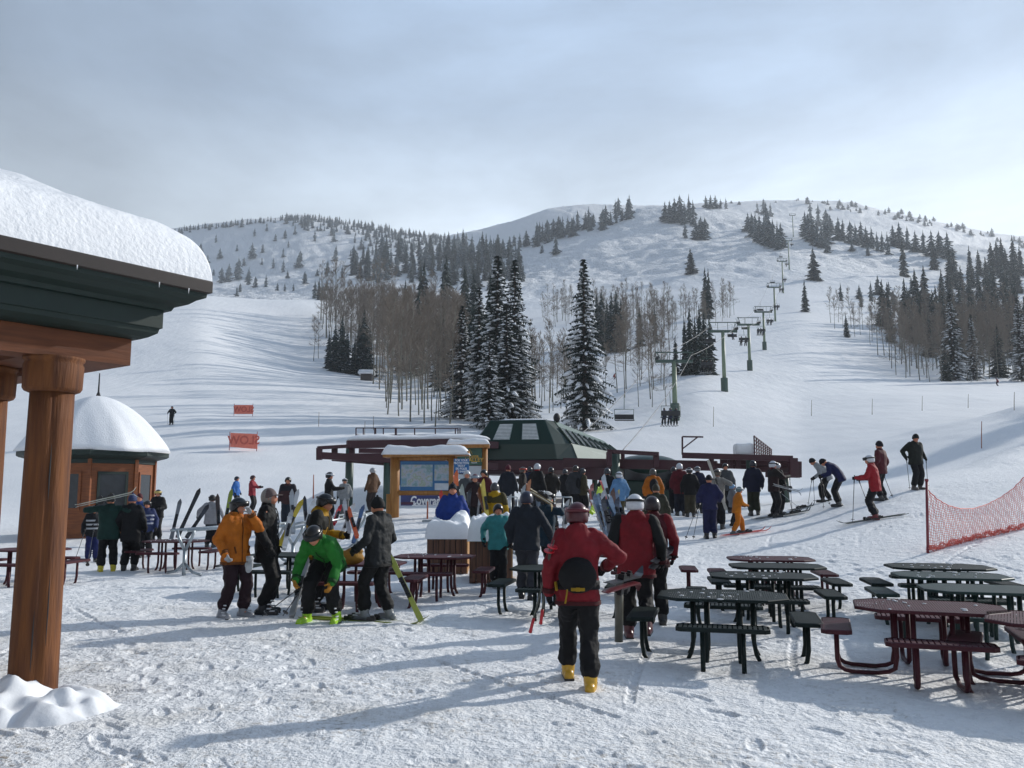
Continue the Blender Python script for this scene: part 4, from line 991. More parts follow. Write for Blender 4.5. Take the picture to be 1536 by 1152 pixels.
    if q >= 1 and face:
        for sd in (-1, 1):
            mb = MB(); mb.ell(hc_ + hR @ V3(sd * .03, .083, .015), Vector((.012, .008, .007)) * s, hR, 8, 6); mb.build('eye', cm('#20201e', 'gloss'), o, True, local=True)
        mb = MB(); mb.ell(hc_ + hR @ V3(0, .094, -.052), Vector((.022, .006, .006)) * s, hR, 10, 6); mb.build('mouth', cm('#8a4a42'), o, True, local=True)
    if hair:
        mb = MB(); mb.ell(hc_ + hR @ V3(0, -.022, .012), Vector((.092, .10, .128)) * s, hR, 18, 12)
        if hair[1] > 0: mb.caps(hc_ + hR @ V3(0, -.07, -.03), hc_ + hR @ V3(0, -.09, -.06 - hair[1]), .06 * s, .03 * s)
        mb.build('hair', cm(hair[0]), root, True, local=True)
    # ---- jacket
    def torso(t0, t1, ex=0):
        pr = [(-.16 - longc, .44 + ex, .31), (-.08, .43, .31), (.05, .41, .29), (.18, .40, .28), (.33, .44, .30), (.42, .44, .28), (.475, .36, .24), (.51, .22, .20), (.545, .175, .18), (.60, .165, .175)]
        ts = [p[0] for p in pr]; out = []
        n_ = 14
        for i in range(n_ + 1):
            t = t0 + (t1 - t0) * i / n_; w2 = np.interp(t, ts, [p[1] for p in pr]); d2 = np.interp(t, ts, [p[2] for p in pr])
            out.append([sp(t, .5 * w2 * W * math.copysign(abs(math.cos(a)) ** .85, math.cos(a)), .5 * d2 * math.copysign(abs(math.sin(a)) ** .85, math.sin(a))) for a in [2 * math.pi * k / 24 for k in range(24)]])
        return out
    def sleeves(mb):
        for sd in (-1, 1):
            a, b, c = arms[sd]; mb.caps(a + V3(-sd * .03, 0, .0), b, .088 * s, .072 * s); mb.caps(b, c, .072 * s, .055 * s)
    mb = MB(); mb.loft(torso(-.16 - longc, .60))
    if not sleeve: sleeves(mb)
    else:
        for sd in (-1, 1): mb.caps(arms[sd][0] + V3(-sd * .05, 0, 0), arms[sd][0], .085 * s, .08 * s)
    if hood: mb.ell(hc_ - hR @ V3(0, .012, -.005), Vector((.125, .135, .155)) * s, hR, 18, 12) if hood == 'up' else mb.ell(sp(.52, 0, -.09), Vector((.12, .06, .09)) * s, Rt, 14, 10)
    if hood == 'up': pass
    o = mb.build('jacket', cj, root, True, local=True); remesh(o, vox, .05 * s if q else .03 * s)
    if hood == 'up':
        mb = MB(); mb.ell(hc_ + hR @ V3(0, .075, -.005), Vector((.085, .062, .11)) * s, hR, 16, 10); mb.build('hood_lining', cm('#221d1e'), root, True, local=True)
    if sleeve:
        for sd in (-1, 1):
            mb = MB(); a, b, c = arms[sd]; mb.caps(a, b, .092 * s, .075 * s); mb.caps(b, c, .075 * s, .056 * s)
            o2 = mb.build('sleeve', cm(sleeve), root, True, local=True); remesh(o2, vox, .02 * s)
    if yoke:
        mb = MB(); rr_ = torso(.30, .50); mb.loft([[c0 + (p - c0) * 1.05 for p in r for c0 in [sum(r, Vector()) / len(r)]] for r in rr_])
        for sd in (-1, 1): a, b, c = arms[sd]; mb.caps(a, a.lerp(b, .75), .10 * s, .085 * s)
        o2 = mb.build('yoke', cm(yoke), root, True, local=True); remesh(o2, vox, .02 * s)
    if stripe:
        for t in (.08, .2, .32):
            mb = MB(); rr_ = torso(t, t + .05); mb.loft([[c0 + (p - c0) * 1.045 for p in r for c0 in [sum(r, Vector()) / len(r)]] for r in rr_]); mb.build('stripe', cm(stripe), root, True, local=True)
    if q == 2:                                             # hem, cuffs and zip
        dark = '#' + ''.join('%02x' % int(int(jacket[i:i + 2], 16) * .55) for i in (1, 3, 5))
        mb = MB(); rr_ = torso(-.16 - longc, -.125 - longc); mb.loft([[c0 + (p - c0) * 1.05 for p in r for c0 in [sum(r, Vector()) / len(r)]] for r in rr_]); o2 = mb.build('hem', cm(dark), root, True, local=True)
        for sd in (-1, 1): a, b, c = arms[sd]; d_ = (c - b).normalized(); mb = MB(); mb.tube([c - d_ * .05 * s, c - d_ * .0 * s], [.066 * s, .062 * s], 14); mb.build('cuff', cm(dark), root, True, local=True)
        mb = MB(); mb.tube([sp(t, 0, .5 * dd + .012) for t, dd in ((-.14, .31), (.05, .29), (.2, .28), (.33, .30), (.45, .26), (.52, .2))], .008 * s, 5); mb.build('zip', cm(dark), root, True, local=True)
        for sx in (-1, 1): mb = MB(); mb.beam(sp(.0, sx * .10, .158), sp(.10, sx * .13, .150), .012, .02); mb.build('pocket_flap', cm(dark), root, local=True)
    # ---- trousers
    mb = MB(); mb.ell(pel + V3(0, 0, -.03), Vector((.185, .14, .16)) * s, None, 20, 12)
    for sd in (-1, 1):
        a, b, c = legs[sd]; mb.caps(a, b, .115 * s, .092 * s); mb.caps(b, c.lerp(b, .26), .092 * s, .096 * s)
    o = mb.build('trousers', cp_, root, True, local=True); remesh(o, vox, .05 * s if q else .025 * s)
    # ---- boots
    for sd in (-1, 1):
        a, b, c = legs[sd]; f = feet[sd]; dirn = Vector((sd * .12, 1, 0)).normalized()
        lift = Vector((0, 0, max(0, f.z)));
        mb = MB(); mb.caps(f + dirn * -.07 * s + V3(0, 0, .055), f + dirn * .17 * s + V3(0, 0, .05), .052 * s, .046 * s, 14); mb.caps(f + V3(0, -.02, .07), c + (b - c).normalized() * .20 * s, .062 * s, .078 * s, 14)
        mb.box(f + dirn * .05 * s + V3(0, 0, .016), (.09 * s, .31 * s, .032 * s), Matrix((Vector((dirn.y, -dirn.x, 0)), dirn, Z1)).transposed())
        o2 = mb.build('boot', cm(boots, 'gloss'), root, True, local=True)
        if q >= 1: remesh(o2, .012 * s, it=1)
        if q == 2:
            up = (b - c).normalized()
            for bi, (dy, dz) in enumerate(((.10, .085), (.055, .12), (.02, .185), (.02, .24))):
                mb = MB(); cc_ = f + dirn * dy * s + V3(0, 0, 0) + up * dz * s * .95; mb.box(cc_ + Vector((sd * .05 * s, 0, 0)), (.02 * s, .075 * s, .016 * s)); mb.build('buckle', cm('#c9ccd0', 'gloss'), o2, local=True)
            mb = MB(); dn = Matrix((Vector((dirn.y, -dirn.x, 0)), dirn, Z1)).transposed(); mb.box(f + dirn * .05 * s + V3(0, 0, .012), (.096 * s, .32 * s, .022 * s), dn); mb.build('sole', cm('#17171a', 'gloss'), o2, local=True)
    # ---- gloves with five fingers
    for sd in (-1, 1):
        a, b, c = arms[sd]; d = (c - b).normalized(); up = Vector((sd, 0, 0)); up = (up - d * up.dot(d)).normalized() if abs(up.dot(d)) < .95 else Vector((0, 0, 1)); sdv = d.cross(up).normalized()
        g_ = MB(); g_.caps(b.lerp(c, .86), c + d * .01 * s, .05 * s, .046 * s, 10)
        g_.ell(c + d * .055 * s, Vector((.024, .048, .055)) * s, Matrix((up, sdv, d)).transposed(), 12, 8)
        if q:
            for fi, ln in ((-1.5, .055), (-.5, .068), (.5, .064), (1.5, .05)):
                p0 = c + d * .085 * s + sdv * fi * .021 * s; p1 = p0 + (d * .8 - up * .35) * ln * .6 * s; p2 = p1 + (d * .2 - up * .9) * ln * .55 * s
                g_.caps(p0, p1, .0125 * s, .0115 * s, 8); g_.caps(p1, p2, .0115 * s, .0095 * s, 8)
            p0 = c + d * .03 * s + sdv * .04 * s * (1 if sd > 0 else 1); g_.caps(p0, p0 + (d * .5 + sdv * .6 - up * .35) * .05 * s, .014 * s, .012 * s, 8); p1 = p0 + (d * .5 + sdv * .6 - up * .35) * .05 * s; g_.caps(p1, p1 + (d * .5 - up * .8) * .03 * s, .012 * s, .01 * s, 8)
        g_.build('glove', cm(gloves), root, True, local=True)
    # ---- head wear
    def cap_shell(rx, ry, rz_, front, back, c0, name, m, n=24, k=12):
        mb = MB(); rings = []
        for j in range(k + 1):
            ring = []
            for i in range(n):
                ph = 2 * math.pi * i / n; fy = math.sin(ph)
                lim = math.radians(back + (front - back) * max(0, fy) ** .7 if fy > 0 else back); th_ = lim * (j + .001) / k
                ring.append(c0 + hR @ (Vector((math.sin(th_) * math.cos(ph) * rx, math.sin(th_) * math.sin(ph) * ry, math.cos(th_) * rz_)) * s))
            rings.append(ring)
        inner = [hc_.lerp(p, .86) for p in rings[-1]]; rings.append(inner); mb.loft(rings, True)
        return mb.build(name, m, root, True, local=True)
    hc2 = hc_ + hR @ V3(0, -.008, .012)
    if hat == 'helmet':
        hm = cap_shell(.112, .138, .138, 72, 118, hc2, 'helmet', cm(hatc, 'gloss'))
        if goggle:
            mb = MB(); rings = []
            gz_ = .052 if goggle != 'up' else .07
            for i in range(28):
                ph = 2 * math.pi * i / 28; front = max(0, math.sin(ph)); r1 = 1.03; zc = .045 if front < .3 else .035
                c = hc2 + hR @ (Vector((math.cos(ph) * .114 * r1, math.sin(ph) * .141 * r1, zc + .01)) * s); hw = (.016 + .024 * (front > .35)) * s; th2 = (.004 + .014 * (front > .35)) * s
                o_ = hR @ Vector((math.cos(ph), math.sin(ph), 0)); u_ = hR @ Z1
                rings.append([c - u_ * hw, c + o_ * th2 - u_ * hw * .8, c + o_ * th2 + u_ * hw * .8, c + u_ * hw])
            rings.append(rings[0]); mb.loft(rings, False); mb.build('goggles', cm('#0c0d10' if goggle is True or goggle == 'up' else goggle, 'gloss'), hm, True, local=True)
    elif hat == 'beanie':
        cap_shell(.096, .115, .145, 78, 104, hc2, 'beanie', cm(hatc))
        if q: mb = MB(); mb.ell(hc2 + hR @ V3(0, -.01, .15), Vector((.018, .018, .018)) * s); mb.build('pompom', cm(hatc), root, True, local=True)
    elif hat == 'cap':
        hm = cap_shell(.094, .112, .13, 78, 96, hc2, 'cap', cm(hatc))
        mb = MB(); mb.ell(hc2 + hR @ V3(0, .125, .03), Vector((.06, .07, .010)) * s, hR, 14, 6); mb.build('brim', cm(hatc), hm, True, local=True)
    elif hat == 'hat':
        hm = cap_shell(.096, .113, .14, 84, 98, hc2, 'hat', cm(hatc))
        mb = MB(); mb.ell(hc2 + hR @ V3(0, .0, .0), Vector((.17, .18, .014)) * s, hR, 24, 6); mb.build('brim', cm(hatc), hm, True, local=True)
    if scarf: mb = MB(); mb.ell(sp(.57), Vector((.085, .09, .05)) * s, Rt, 16, 8); mb.build('scarf', cm(scarf), root, True, local=True)
    if pack:
        mb = MB(); mb.ell(sp(.27, 0, -.20), Vector((.14, .09, .22)) * s, Rt, 18, 12); o2 = mb.build('backpack', cm(pack), root, True, local=True)
    if lumbar:
        mb = MB(); mb.ell(sp(.11, 0, -.18), Vector((.185, .09, .16)) * s, Rt, 20, 12); mb.ell(sp(.19, 0, -.15), Vector((.15, .07, .10)) * s, Rt, 14, 8)
        rr_ = torso(-.02, .07); mb.loft([[c0 + (p - c0) * 1.07 for p in r for c0 in [sum(r, Vector()) / len(r)]] for r in rr_])
        o2 = mb.build('waist_pack', cm('#101012'), root, True, local=True); remesh(o2, vox, .012)
        rt_ = Rt @ X1
        mb = MB(); c = sp(.0, 0, -.272); mb.box(c, (.13 * s, .012, .030 * s), Rt); mb.box(c + Rt @ V3(0, -.006, 0), (.04 * s, .016, .036 * s), Rt); mb.build('buckle', cm(lumbar), o2, local=True)
        mb = MB(); mb.tube([sp(.0, -.10, -.27), sp(-.05, -.105, -.262), sp(-.13, -.12, -.24)], .009 * s, 5); mb.build('strap', cm(lumbar), o2, local=True)
        mb = MB(); mb.tube([sp(.05, -.21, -.10), sp(-.02, -.2, -.15)], .014 * s, 5); mb.build('strap', cm(lumbar), o2, local=True)
    return dict(root=root, arms=arms, s=s, pel=pel, head=hc_, loc=Vector(loc), rz=rz)
def wpt(P_, v): return P_['loc'] + Matrix.Rotation(P_['rz'], 3, 'Z') @ v
def fz(a): return math.radians(-a)
# ------------------------------------------------------------------ skis and poles
def ski(name, parent, tail, tip, nrm, color, m2=None, ln=1.68, wd=.085, binding=True, off=Vector((0, 0, 0))):
    tail, tip, nrm = Vector(tail) + off, Vector(tip) + off, Vector(nrm); d = (tip - tail); ln = d.length; d.normalize(); nrm = (nrm - d * nrm.dot(d)).normalized(); sd = d.cross(nrm)
    mb = MB(); rings = []; n = 18
    for i in range(n + 1):
        q = i / n; x = q * ln; w_ = wd / 2 * (1.0 - .22 * math.sin(math.pi * min(1, q * 1.05))) * (1 if q < .93 else max(.18, 1 - ((q - .93) / .07) ** 2 * .85)) * (1 if q > .02 else .8)
        z = .0 if q < .88 else ((q - .88) / .12) ** 2 * .10; z += .0 if q > .04 else .01
        c = tail + d * x + nrm * z; th_ = .009 if .1 < q < .9 else .005
        rings.append([c - sd * w_ - nrm * th_, c + sd * w_ - nrm * th_, c + sd * w_ + nrm * th_, c - sd * w_ + nrm * th_])
    mb.loft(rings); o = mb.build(name, cm(color, 'gloss'), parent)
    if binding:
        mb = MB(); R = Matrix((d, sd, nrm)).transposed()
        for q in (.40, .58): mb.box(tail + d * ln * q + nrm * .035, (.12, .06, .05), R); mb.box(tail + d * ln * (q + .01) + nrm * .065, (.06, .04, .03), R)
        mb.box(tail + d * ln * .49 + nrm * .018, (ln * .24, .055, .02), R); mb.build('binding', cm('#1a1a1c', 'gloss'), o)
    return o
def ski_pair(tail, tip, nrm, c, label, gap=.045, wd=.085, group=None, spread=None, c2=None, cat='skis', binding=True):
    tail, tip = Vector(tail), Vector(tip); nrm = Vector(nrm); root = empty('ski_pair', tail, label=label, cat=cat, group=group)
    d = (tip - tail).normalized(); nn_ = (nrm - d * nrm.dot(d)).normalized(); sd = d.cross(nn_)
    if spread:
        ski('ski', root, tail - sd * spread, tip - sd * spread, nrm, c, wd=wd, binding=binding); ski('ski', root, tail + sd * spread, tip + sd * spread, nrm, c2 or c, wd=wd, binding=binding)
    else:
        ski('ski', root, tail + nn_ * gap, tip + nn_ * gap, nn_, c, wd=wd, binding=binding); ski('ski', root, tail - nn_ * gap, tip - nn_ * gap, -nn_, c2 or c, wd=wd, binding=binding)
    return root
def pole(grip, tip, label, c='#2a2c30', gc='#111114', group=None, r=.009, bk=.045):
    grip, tip = Vector(grip), Vector(tip); d = (tip - grip).normalized()
    root = empty('ski_pole', grip, label=label, cat='ski pole', group=group)
    mb = MB(); mb.tube([grip, tip], [r, r * .7], 6); mb.build('shaft', cm(c, 'gloss'), root, True)
    mb = MB(); mb.tube([grip - d * .02, grip + d * .02, grip + d * .13], [.018, .015, .014], 8); mb.build('grip', cm(gc, 'gloss'), root, True)
    b = tip - d * .07; mb = MB(); mb.tube([b, b + d * .012], [bk, bk], 10); mb.build('basket', cm(gc, 'gloss'), root)
    return root
def standing_skis(P_, c, label, ln=1.6, ang=None, dz=0, sep=.14):
    """skis on the snow under a person's boots"""
    rz = P_['rz'] if ang is None else math.radians(-ang); d = Vector((-math.sin(rz), math.cos(rz), 0)); l = P_['loc']
    a_, b_ = l - d * ln * .45, l + d * ln * .55
    a_.z = max(gz(a_.x, a_.y), l.z - .25) + .03; b_.z = max(gz(b_.x, b_.y), l.z - .25) + .03
    return ski_pair(a_, b_, Z1, c, label, spread=sep)
# ------------------------------------------------------------------ the crowd
PEOPLE = {}
def put(key, px, pf, ph, face, label, Y=None, h=None, **kw):
    if Y is None: g_ = hit(px, pf); Y = g_.y
    p = on(px, Y); dep = Y * cP + (p.z - H) * sP
    hh = h or (pf - ph) * dep / F / 1.03
    if not h and not (1.2 < hh < 2.05): print('height?', key, round(hh, 2), round(Y, 1))
    hh = min(max(hh, 1.0), 1.98)
    kw.setdefault('q', 2 if Y < 13.5 else (1 if Y < 24 else 0))
    PEOPLE[key] = person(p - Z1 * .02, fz(face), hh, label, **kw); PEOPLE[key]['Y'] = Y; return PEOPLE[key]
BK = '#131318'
put('lady', 868, 1031, 746, 4, 'person in a red jacket with black waist pack and yellow boots, walking away in front', jacket='#8e1a26', pants='#0e0e12', boots='#c79a2e', hat='helmet', hatc='#45101a', goggle='#571420',
    hl=(.10, -.02, -.52), hr=(.10, .20, -.30), er=(1, -.3, -.6), fl=(-.10, .30, .03), fr=(.11, -.16, .0), lumbar='#b58f1d', wide=.97, hair=('#16120f', .04), hood=True, lean=3)
put('man', 956, 958, 735, 8, 'person in red jacket with black sleeves and white helmet, walking away', jacket='#8c1824', sleeve='#16181a', pants='#0c0c0f', boots='#5a3034', hat='helmet', hatc='#c9cbd0', goggle=True,
    fl=(-.10, .12, .0), fr=(.12, -.22, .10), hl=(.08, .05, -.5), hr=(.12, .05, -.5), lean=4, wide=1.06, longc=.04, hood=True)
put('companion', 982, 950, 742, 0, 'person in dark maroon jacket half hidden behind the man with black sleeves', Y=11.9, jacket='#5a1420', sleeve='#8f1c2a', pants='#101013', hat='helmet', hatc='#2a1c20', h=1.74)
put('orange', 350, 926, 741, 128, 'person in bright orange jacket, one white mitten raised to the mouth', jacket='#d97a1c', pants='#2c1420', boots='#8d9096', gloves='#c9ccd0', hat='helmet', hatc='#14181b', goggle=True,
    hl=(-.12, .24, .10), el=(-.6, .3, -1), hr=(.06, .10, -.48), scarf='#1f3b38', fl=(-.14, .04, 0), fr=(.12, -.1, 0), hair=('#1f3b38', 0), hood=True, turn=-20)
put('blackcoat', 396, 912, 727, 82, 'tall person in all black with a grey cap and pale hair, behind the orange jacket', Y=12.9, jacket='#0f0f12', pants='#0c0c10', boots='#222428', hat='cap', hatc='#7a6a68', hair=('#a8a29c', 0), wide=1.05, longc=.06, h=1.86)
put('yellow', 470, 903, 738, 95, 'person in black and yellow jacket with black helmet, leaning over', Y=13.3, jacket='#c99716', yoke='#14140f', pants='#101013', boots='#26282c', hatc='#101216', goggle=True, lean=16, drop=.03, hl=(.0, .3, -.3), hr=(.05, .2, -.4), hood=True, h=1.82)
put('green', 487, 925, 780, 190, 'person in green hooded jacket bending down to fasten lime ski boots', Y=12.2, h=1.80, jacket='#27892c', pants='#0f1013', boots='#9ccc2e', gloves='#c98a2e', hatc='#1a1614', hat='helmet', lean=78, drop=.10, hl=(.04, .06, -.50), hr=(.06, .12, -.46), fl=(-.20, .08, 0), fr=(.20, .16, 0), hood=True, nod=-25, goggle=True)
put('charcoal', 566, 929, 740, -62, 'person in charcoal jacket and black beanie standing on skis', jacket='#25282b', pants='#0f1113', boots='#7c8184', hat='beanie', hatc='#0c0c0e', hl=(.06, .22, -.42), hr=(.06, .20, -.44), fl=(-.11, .16, 0), fr=(.12, -.12, 0), wide=1.1, nod=8, scarf='#1f3a28', longc=.02)
put('teal', 747, 880, 752, 172, 'young person in teal jacket and black helmet beside the planter', jacket='#3f9c9e', pants='#0c0d12', boots='#8a8d92', hatc='#111318', scarf='#b9b4b0', hl=(.06, .05, -.48), hr=(.12, -.04, -.46), fl=(-.07, .1, 0), fr=(.07, -.05, 0))
put('slate', 790, 896, 744, 12, 'person in slate grey jacket and grey trousers walking away', Y=14.7, jacket='#252c38', pants='#3a3d45', boots='#1c1d20', hatc='#23263a', h=1.80, hr=(.22, .05, -.46), fl=(-.10, .1, 0), fr=(.1, -.1, 0), wide=1.05)
put('petrol', 820, 872, 742, 70, 'person in petrol blue jacket shouldering skis behind the slate grey jacket', Y=15.8, jacket='#15384a', pants='#0d0e13', hatc='#b6b3ae', goggle=True, h=1.78, hr=(.1, .3, .02), hl=(.08, .2, -.35))
# left group by the hut
put('darkgreen', 160, 857, 738, -28, 'person in dark green jacket with yellow boots carrying white skis on the shoulder', jacket='#123a34', pants='#0e1014', boots='#c2b02a', hat='beanie', hatc='#3a3a22', hl=(.12, .2, .02), hr=(.25, .05, -.05), fl=(-.13, 0, 0), fr=(.13, 0, 0), wide=1.12, longc=.05)
put('strip', 137, 823, 735, 150, 'person in black jacket with white sleeve stripes and blue trousers by the left pillar', Y=22.3, jacket='#15171c', stripe='#c8ccd2', pants='#1e2a66', hatc='#101216', goggle=True)
put('blackleft', 193, 845, 742, -10, 'person in long black coat behind the dark green jacket, left', Y=19.8, jacket='#0f1116', pants='#0d0e12', hat='beanie', hatc='#3d4c78', longc=.12, h=1.75)
put('navystripe', 217, 816, 744, 160, 'child-sized person in navy and white striped jacket near the hut', Y=23.5, jacket='#2c3a6a', stripe='#b9bfd0', pants='#121318', hatc='#16181f', goggle=True, h=1.55)
put('maroonhat', 205, 812, 735, 170, 'person with a maroon knit hat and blue jacket, mostly hidden near the hut', Y=25, jacket='#26468a', pants='#13151c', hat='beanie', hatc='#5a1a28', h=1.7)
put('blackhut', 234, 806, 727, 178, 'person in plain black standing just right of the hut', jacket='#0f1014', pants='#0f1014', hat='helmet', hatc='#141518', goggle='#b9a25a', hl=(-.05, .2, -.32), hr=(-.05, .2, -.32), Y=28.2)
put('whitecoat', 315, 812, 730, 2, 'person in pale grey white jacket and black helmet behind the left ski rack', Y=25.5, jacket='#a6a5aa', pants='#15151a', hatc='#0d0f12', goggle=True, hl=(.25, .0, -.42), hr=(.2, .0, -.42), wide=1.1)
put('bluefar', 353, 768, 715, 100, 'small distant person in bright blue jacket, left of the red one', Y=43, jacket='#2a6fc4', pants='#10131c', hatc='#1a2230', h=1.74)
put('redfar', 377, 768, 711, 95, 'small distant person in red jacket with arms held forward', Y=41, jacket='#a3283a', pants='#101218', hatc='#3a1a22', hl=(0, .38, -.22), hr=(0, .4, -.2), h=1.78)
put('rustfar', 430, 795, 717, 178, 'person in rust and navy jacket behind the skis in the left rack', Y=30, jacket='#4a2c30', yoke='#2a2530', pants='#26303f', hatc='#2c2a24', h=1.72)
put('blackfar', 492, 792, 722, 80, 'person in black jacket reaching forward, near the thin orange pole', Y=29, jacket='#101116', pants='#0d0e12', hatc='#0f1014', hr=(.0, .42, -.2), hl=(.0, .36, -.22), goggle='#c7cbd0', h=1.78)
put('whitefar', 516, 790, 735, 170, 'person in white and grey jacket standing beside the middle ski rack', Y=31, jacket='#a9adb0', pants='#6c7074', hatc='#c2c4c8', h=1.45, goggle=True)
put('tanfar', 558, 782, 722, -50, 'person in tan jacket left of the trail map board', Y=33, jacket='#6b4c34', pants='#3a3030', hatc='#9a9a9c', h=1.72, hood=True)
put('bluejacket', 678, 850, 714, 170, 'person in royal blue jacket standing in front of the trail map board', Y=19.5, jacket='#1b3f96', pants='#1a1d26', hatc='#141825', hat='beanie', scarf='#151a38', h=1.88, wide=1.08, goggle=True)
put('yellowback', 742, 830, 722, 5, 'person in yellow jacket with olive black shoulders seen from behind', Y=21.5, jacket='#c9a012', yoke='#4a431a', pants='#20204a', hatc='#3a3c40', h=1.78, hood=True)
put('darkred', 712, 812, 722, 175, 'person in dark red helmet and black jacket among the skis beside the boards', Y=25, jacket='#2a161c', pants='#14151a', hatc='#5a1a22', goggle='#7d8a96', h=1.75)
put('maroonqueue', 762, 792, 712, 20, 'person in navy with a maroon hat waiting left in the lift queue', Y=29, jacket='#1c2430', pants='#1d2129', hat='beanie', hatc='#5c1c2c', h=1.8, longc=.1)
q_ = [(806, 714, 30, '#12141a', '#b3b6ba', 'person in black with a red scarf and grey helmet in the lift queue', '#b51d2a', 4), (827, 716, 31, '#26221f', '#1a1c20', 'person in dark brown jacket in the lift queue, right of the red scarf', None, 30),
      (848, 722, 33, '#1a1b20', '#33363c', 'person in black jacket deep in the queue under the terminal', None, -20), (864, 718, 30, '#3a3d42', '#2a2622', 'person in grey jacket at the right end of the queue under the terminal', None, 10),
      (784, 722, 32, '#332c2a', '#4a4640', 'person in brownish jacket queueing between two terminal posts', None, 0), (726, 728, 27, '#5a1a24', '#1a1c20', 'person in crimson jacket beside the notice boards', None, 190)]
for i, (px, ph, Y, jc, hcx, lab, sf, fa) in enumerate(q_): put('q%d' % i, px, 790, ph, fa + [35, -40, 50, 0, 75, 20][i], lab, Y=Y, h=[1.84, 1.7, 1.62, 1.8, 1.68, 1.75][i], jacket=jc, pants='#16181d', hatc=hcx, scarf=sf, goggle='#c0392b' if i == 4 else None)
extra = [(770, 706, 34, 'person in grey with a pale helmet at the back left of the lift queue'), (795, 708, 35, 'person in dark blue at the back of the lift queue, seen past the tan skis'), (816, 708, 35.5, 'person in charcoal at the back middle of the lift queue'), (838, 709, 35, 'person in green black jacket at the back of the queue under the terminal'), (856, 710, 34, 'person in plum jacket at the back right of the lift queue'), (874, 716, 30, 'person in khaki jacket right of the queue under the terminal'), (889, 720, 29, 'person in dark blue jacket just left of the lime skis'),
         (700, 722, 26, 'person in grey jacket between the blue jacket and the notice boards'), (952, 722, 27, 'person in brown jacket between light blue and orange jackets'), (996, 712, 29, 'person in slate jacket right of the orange jacket'), (1048, 706, 31.5, 'person in navy behind the olive brown trousers'), (1090, 706, 30.5, 'person in grey jacket left of the navy jacket with olive trousers'), (1146, 704, 30, 'person in dark red just left of the maroon skier')]
ec = ['#4a4d52', '#1c2848', '#2b2c30', '#1f2a24', '#3a1c30', '#4d4832', '#1b2547', '#5b5e62', '#4a3628', '#2a3440', '#1a2040', '#54575b', '#5a1c26']; eh = ['#9da1a6', '#1d2026', '#30323a', '#15161a', '#8b8f94', '#2a2c30', '#101216', '#b3b6ba', '#26282c', '#3a4450', '#7d8187', '#141519', '#b0b3b8']
for i, (px, ph, Y, lab) in enumerate(extra):
    if i in (0, 2, 3, 4, 6, 8, 9, 12): continue
    put('e%d' % i, px, 785, ph, [10, -15, 30, 170, -5, 60, 0, 175, 20, -10, 0, 185, 70][i], lab, Y=Y, h=1.66 + .04 * (i % 4), jacket=ec[i], pants=['#15171c', '#2b2d33', '#191a1f'][i % 3], hatc=eh[i], goggle=(i % 2 == 0), hat='beanie' if i % 5 == 3 else 'helmet', pack='#15161a' if i % 4 == 1 else None)
put('blackq', 912, 792, 715, 5, 'person in black beside the green post right of the queue', Y=28.5, h=1.8, jacket='#101218', pants='#15161b', hatc='#30343a')
put('lightblue', 930, 786, 719, -12, 'person in light blue jacket and olive trousers beside the leaning skis', Y=28, h=1.72, jacket='#6d9fd0', pants='#5c5230', hatc='#c5c8ce', goggle=True)
put('orangepack', 981, 784, 708, 3, 'person in orange jacket with a black backpack by the green booth', Y=28, jacket='#cf7417', pants='#1b1c20', hatc='#4a4640', pack='#14161a', h=1.82)
put('olive', 986, 815, 733, 12, 'person in olive brown jacket right behind the white helmet', Y=21, jacket='#3a3a2c', pants='#1c1d1f', hat='beanie', hatc='#3c3a2e', h=1.75)
put('redq', 1021, 771, 690, 5, 'person in dark red jacket, left of the pair by the right-hand rails', Y=30.5, jacket='#6a1a26', pants='#1d2233', hatc='#b9bcc2', h=1.88, longc=.05)
put('blackpair', 1036, 774, 700, 4, 'person in black jacket and olive brown trousers, right of the pair', Y=30, jacket='#0f1013', pants='#4a4432', hatc='#1c1e22', goggle='#b7babf', h=1.74)
put('darkpair', 1012, 768, 702, 0, 'person in black standing behind the dark red jacket at the rails', Y=32, jacket='#15161a', pants='#14151a', hatc='#22242a', h=1.72)
put('navysuit', 1066, 823, 719, 6, 'person in navy one-piece suit and black brimmed hat holding poles', jacket='#1c2050', pants='#1a1e4a', boots='#15161b', gloves='#14151b', hat='hat', hatc='#0f1014', hl=(.12, .10, -.44), hr=(.10, .12, -.4), h=1.80, Y=24.5)
put('child', 1107, 802, 727, 82, 'child in bright orange ski suit and helmet striding to the right', jacket='#e08413', pants='#e07f0e', boots='#4a4c50', hatc='#4f6468', goggle='#9aa0a6', gloves='#1f1f2a', fl=(-.10, .26, .02), fr=(.10, -.22, .02), lean=12, hl=(.02, .26, -.36), hr=(.02, .26, -.36), h=1.38, Y=24.6)
put('childfriend', 1100, 775, 716, 80, 'small person with a light blue helmet behind the orange child', Y=27, h=1.3, jacket='#8e9299', pants='#26282e', hatc='#6a92b8')
put('whiteskis', 1078, 790, 695, 22, 'person in cream white jacket with goggles carrying skis on the shoulder', Y=26.5, jacket='#9d9a94', pants='#14161d', hat='helmet', hatc='#50483e', goggle=True, hr=(.16, .1, -.1), hl=(.0, .2, -.2), h=1.85)
put('navyolive', 1132, 766, 686, 4, 'person in navy jacket and olive trousers under the right-hand rails', Y=28.8, jacket='#161c38', pants='#2d3222', hatc='#1c1e28', h=1.84, longc=.04)
put('maroonski', 1162, 776, 692, 80, 'person in dark maroon jacket and white helmet leaning on poles on skis', jacket='#2a1618', pants='#12141c', boots='#17181c', hatc='#c4c6cb', goggle=True, hr=(.0, .42, -.15), hl=(.0, .4, -.18), h=1.82, yoke='#1b1416', scarf='#8b1c28')
put('maroonski2', 1168, 770, 700, 60, 'person in black just behind the dark maroon skier with the white helmet', Y=28.5, h=1.7, jacket='#15171b', pants='#10131a', hatc='#a4a7ad')
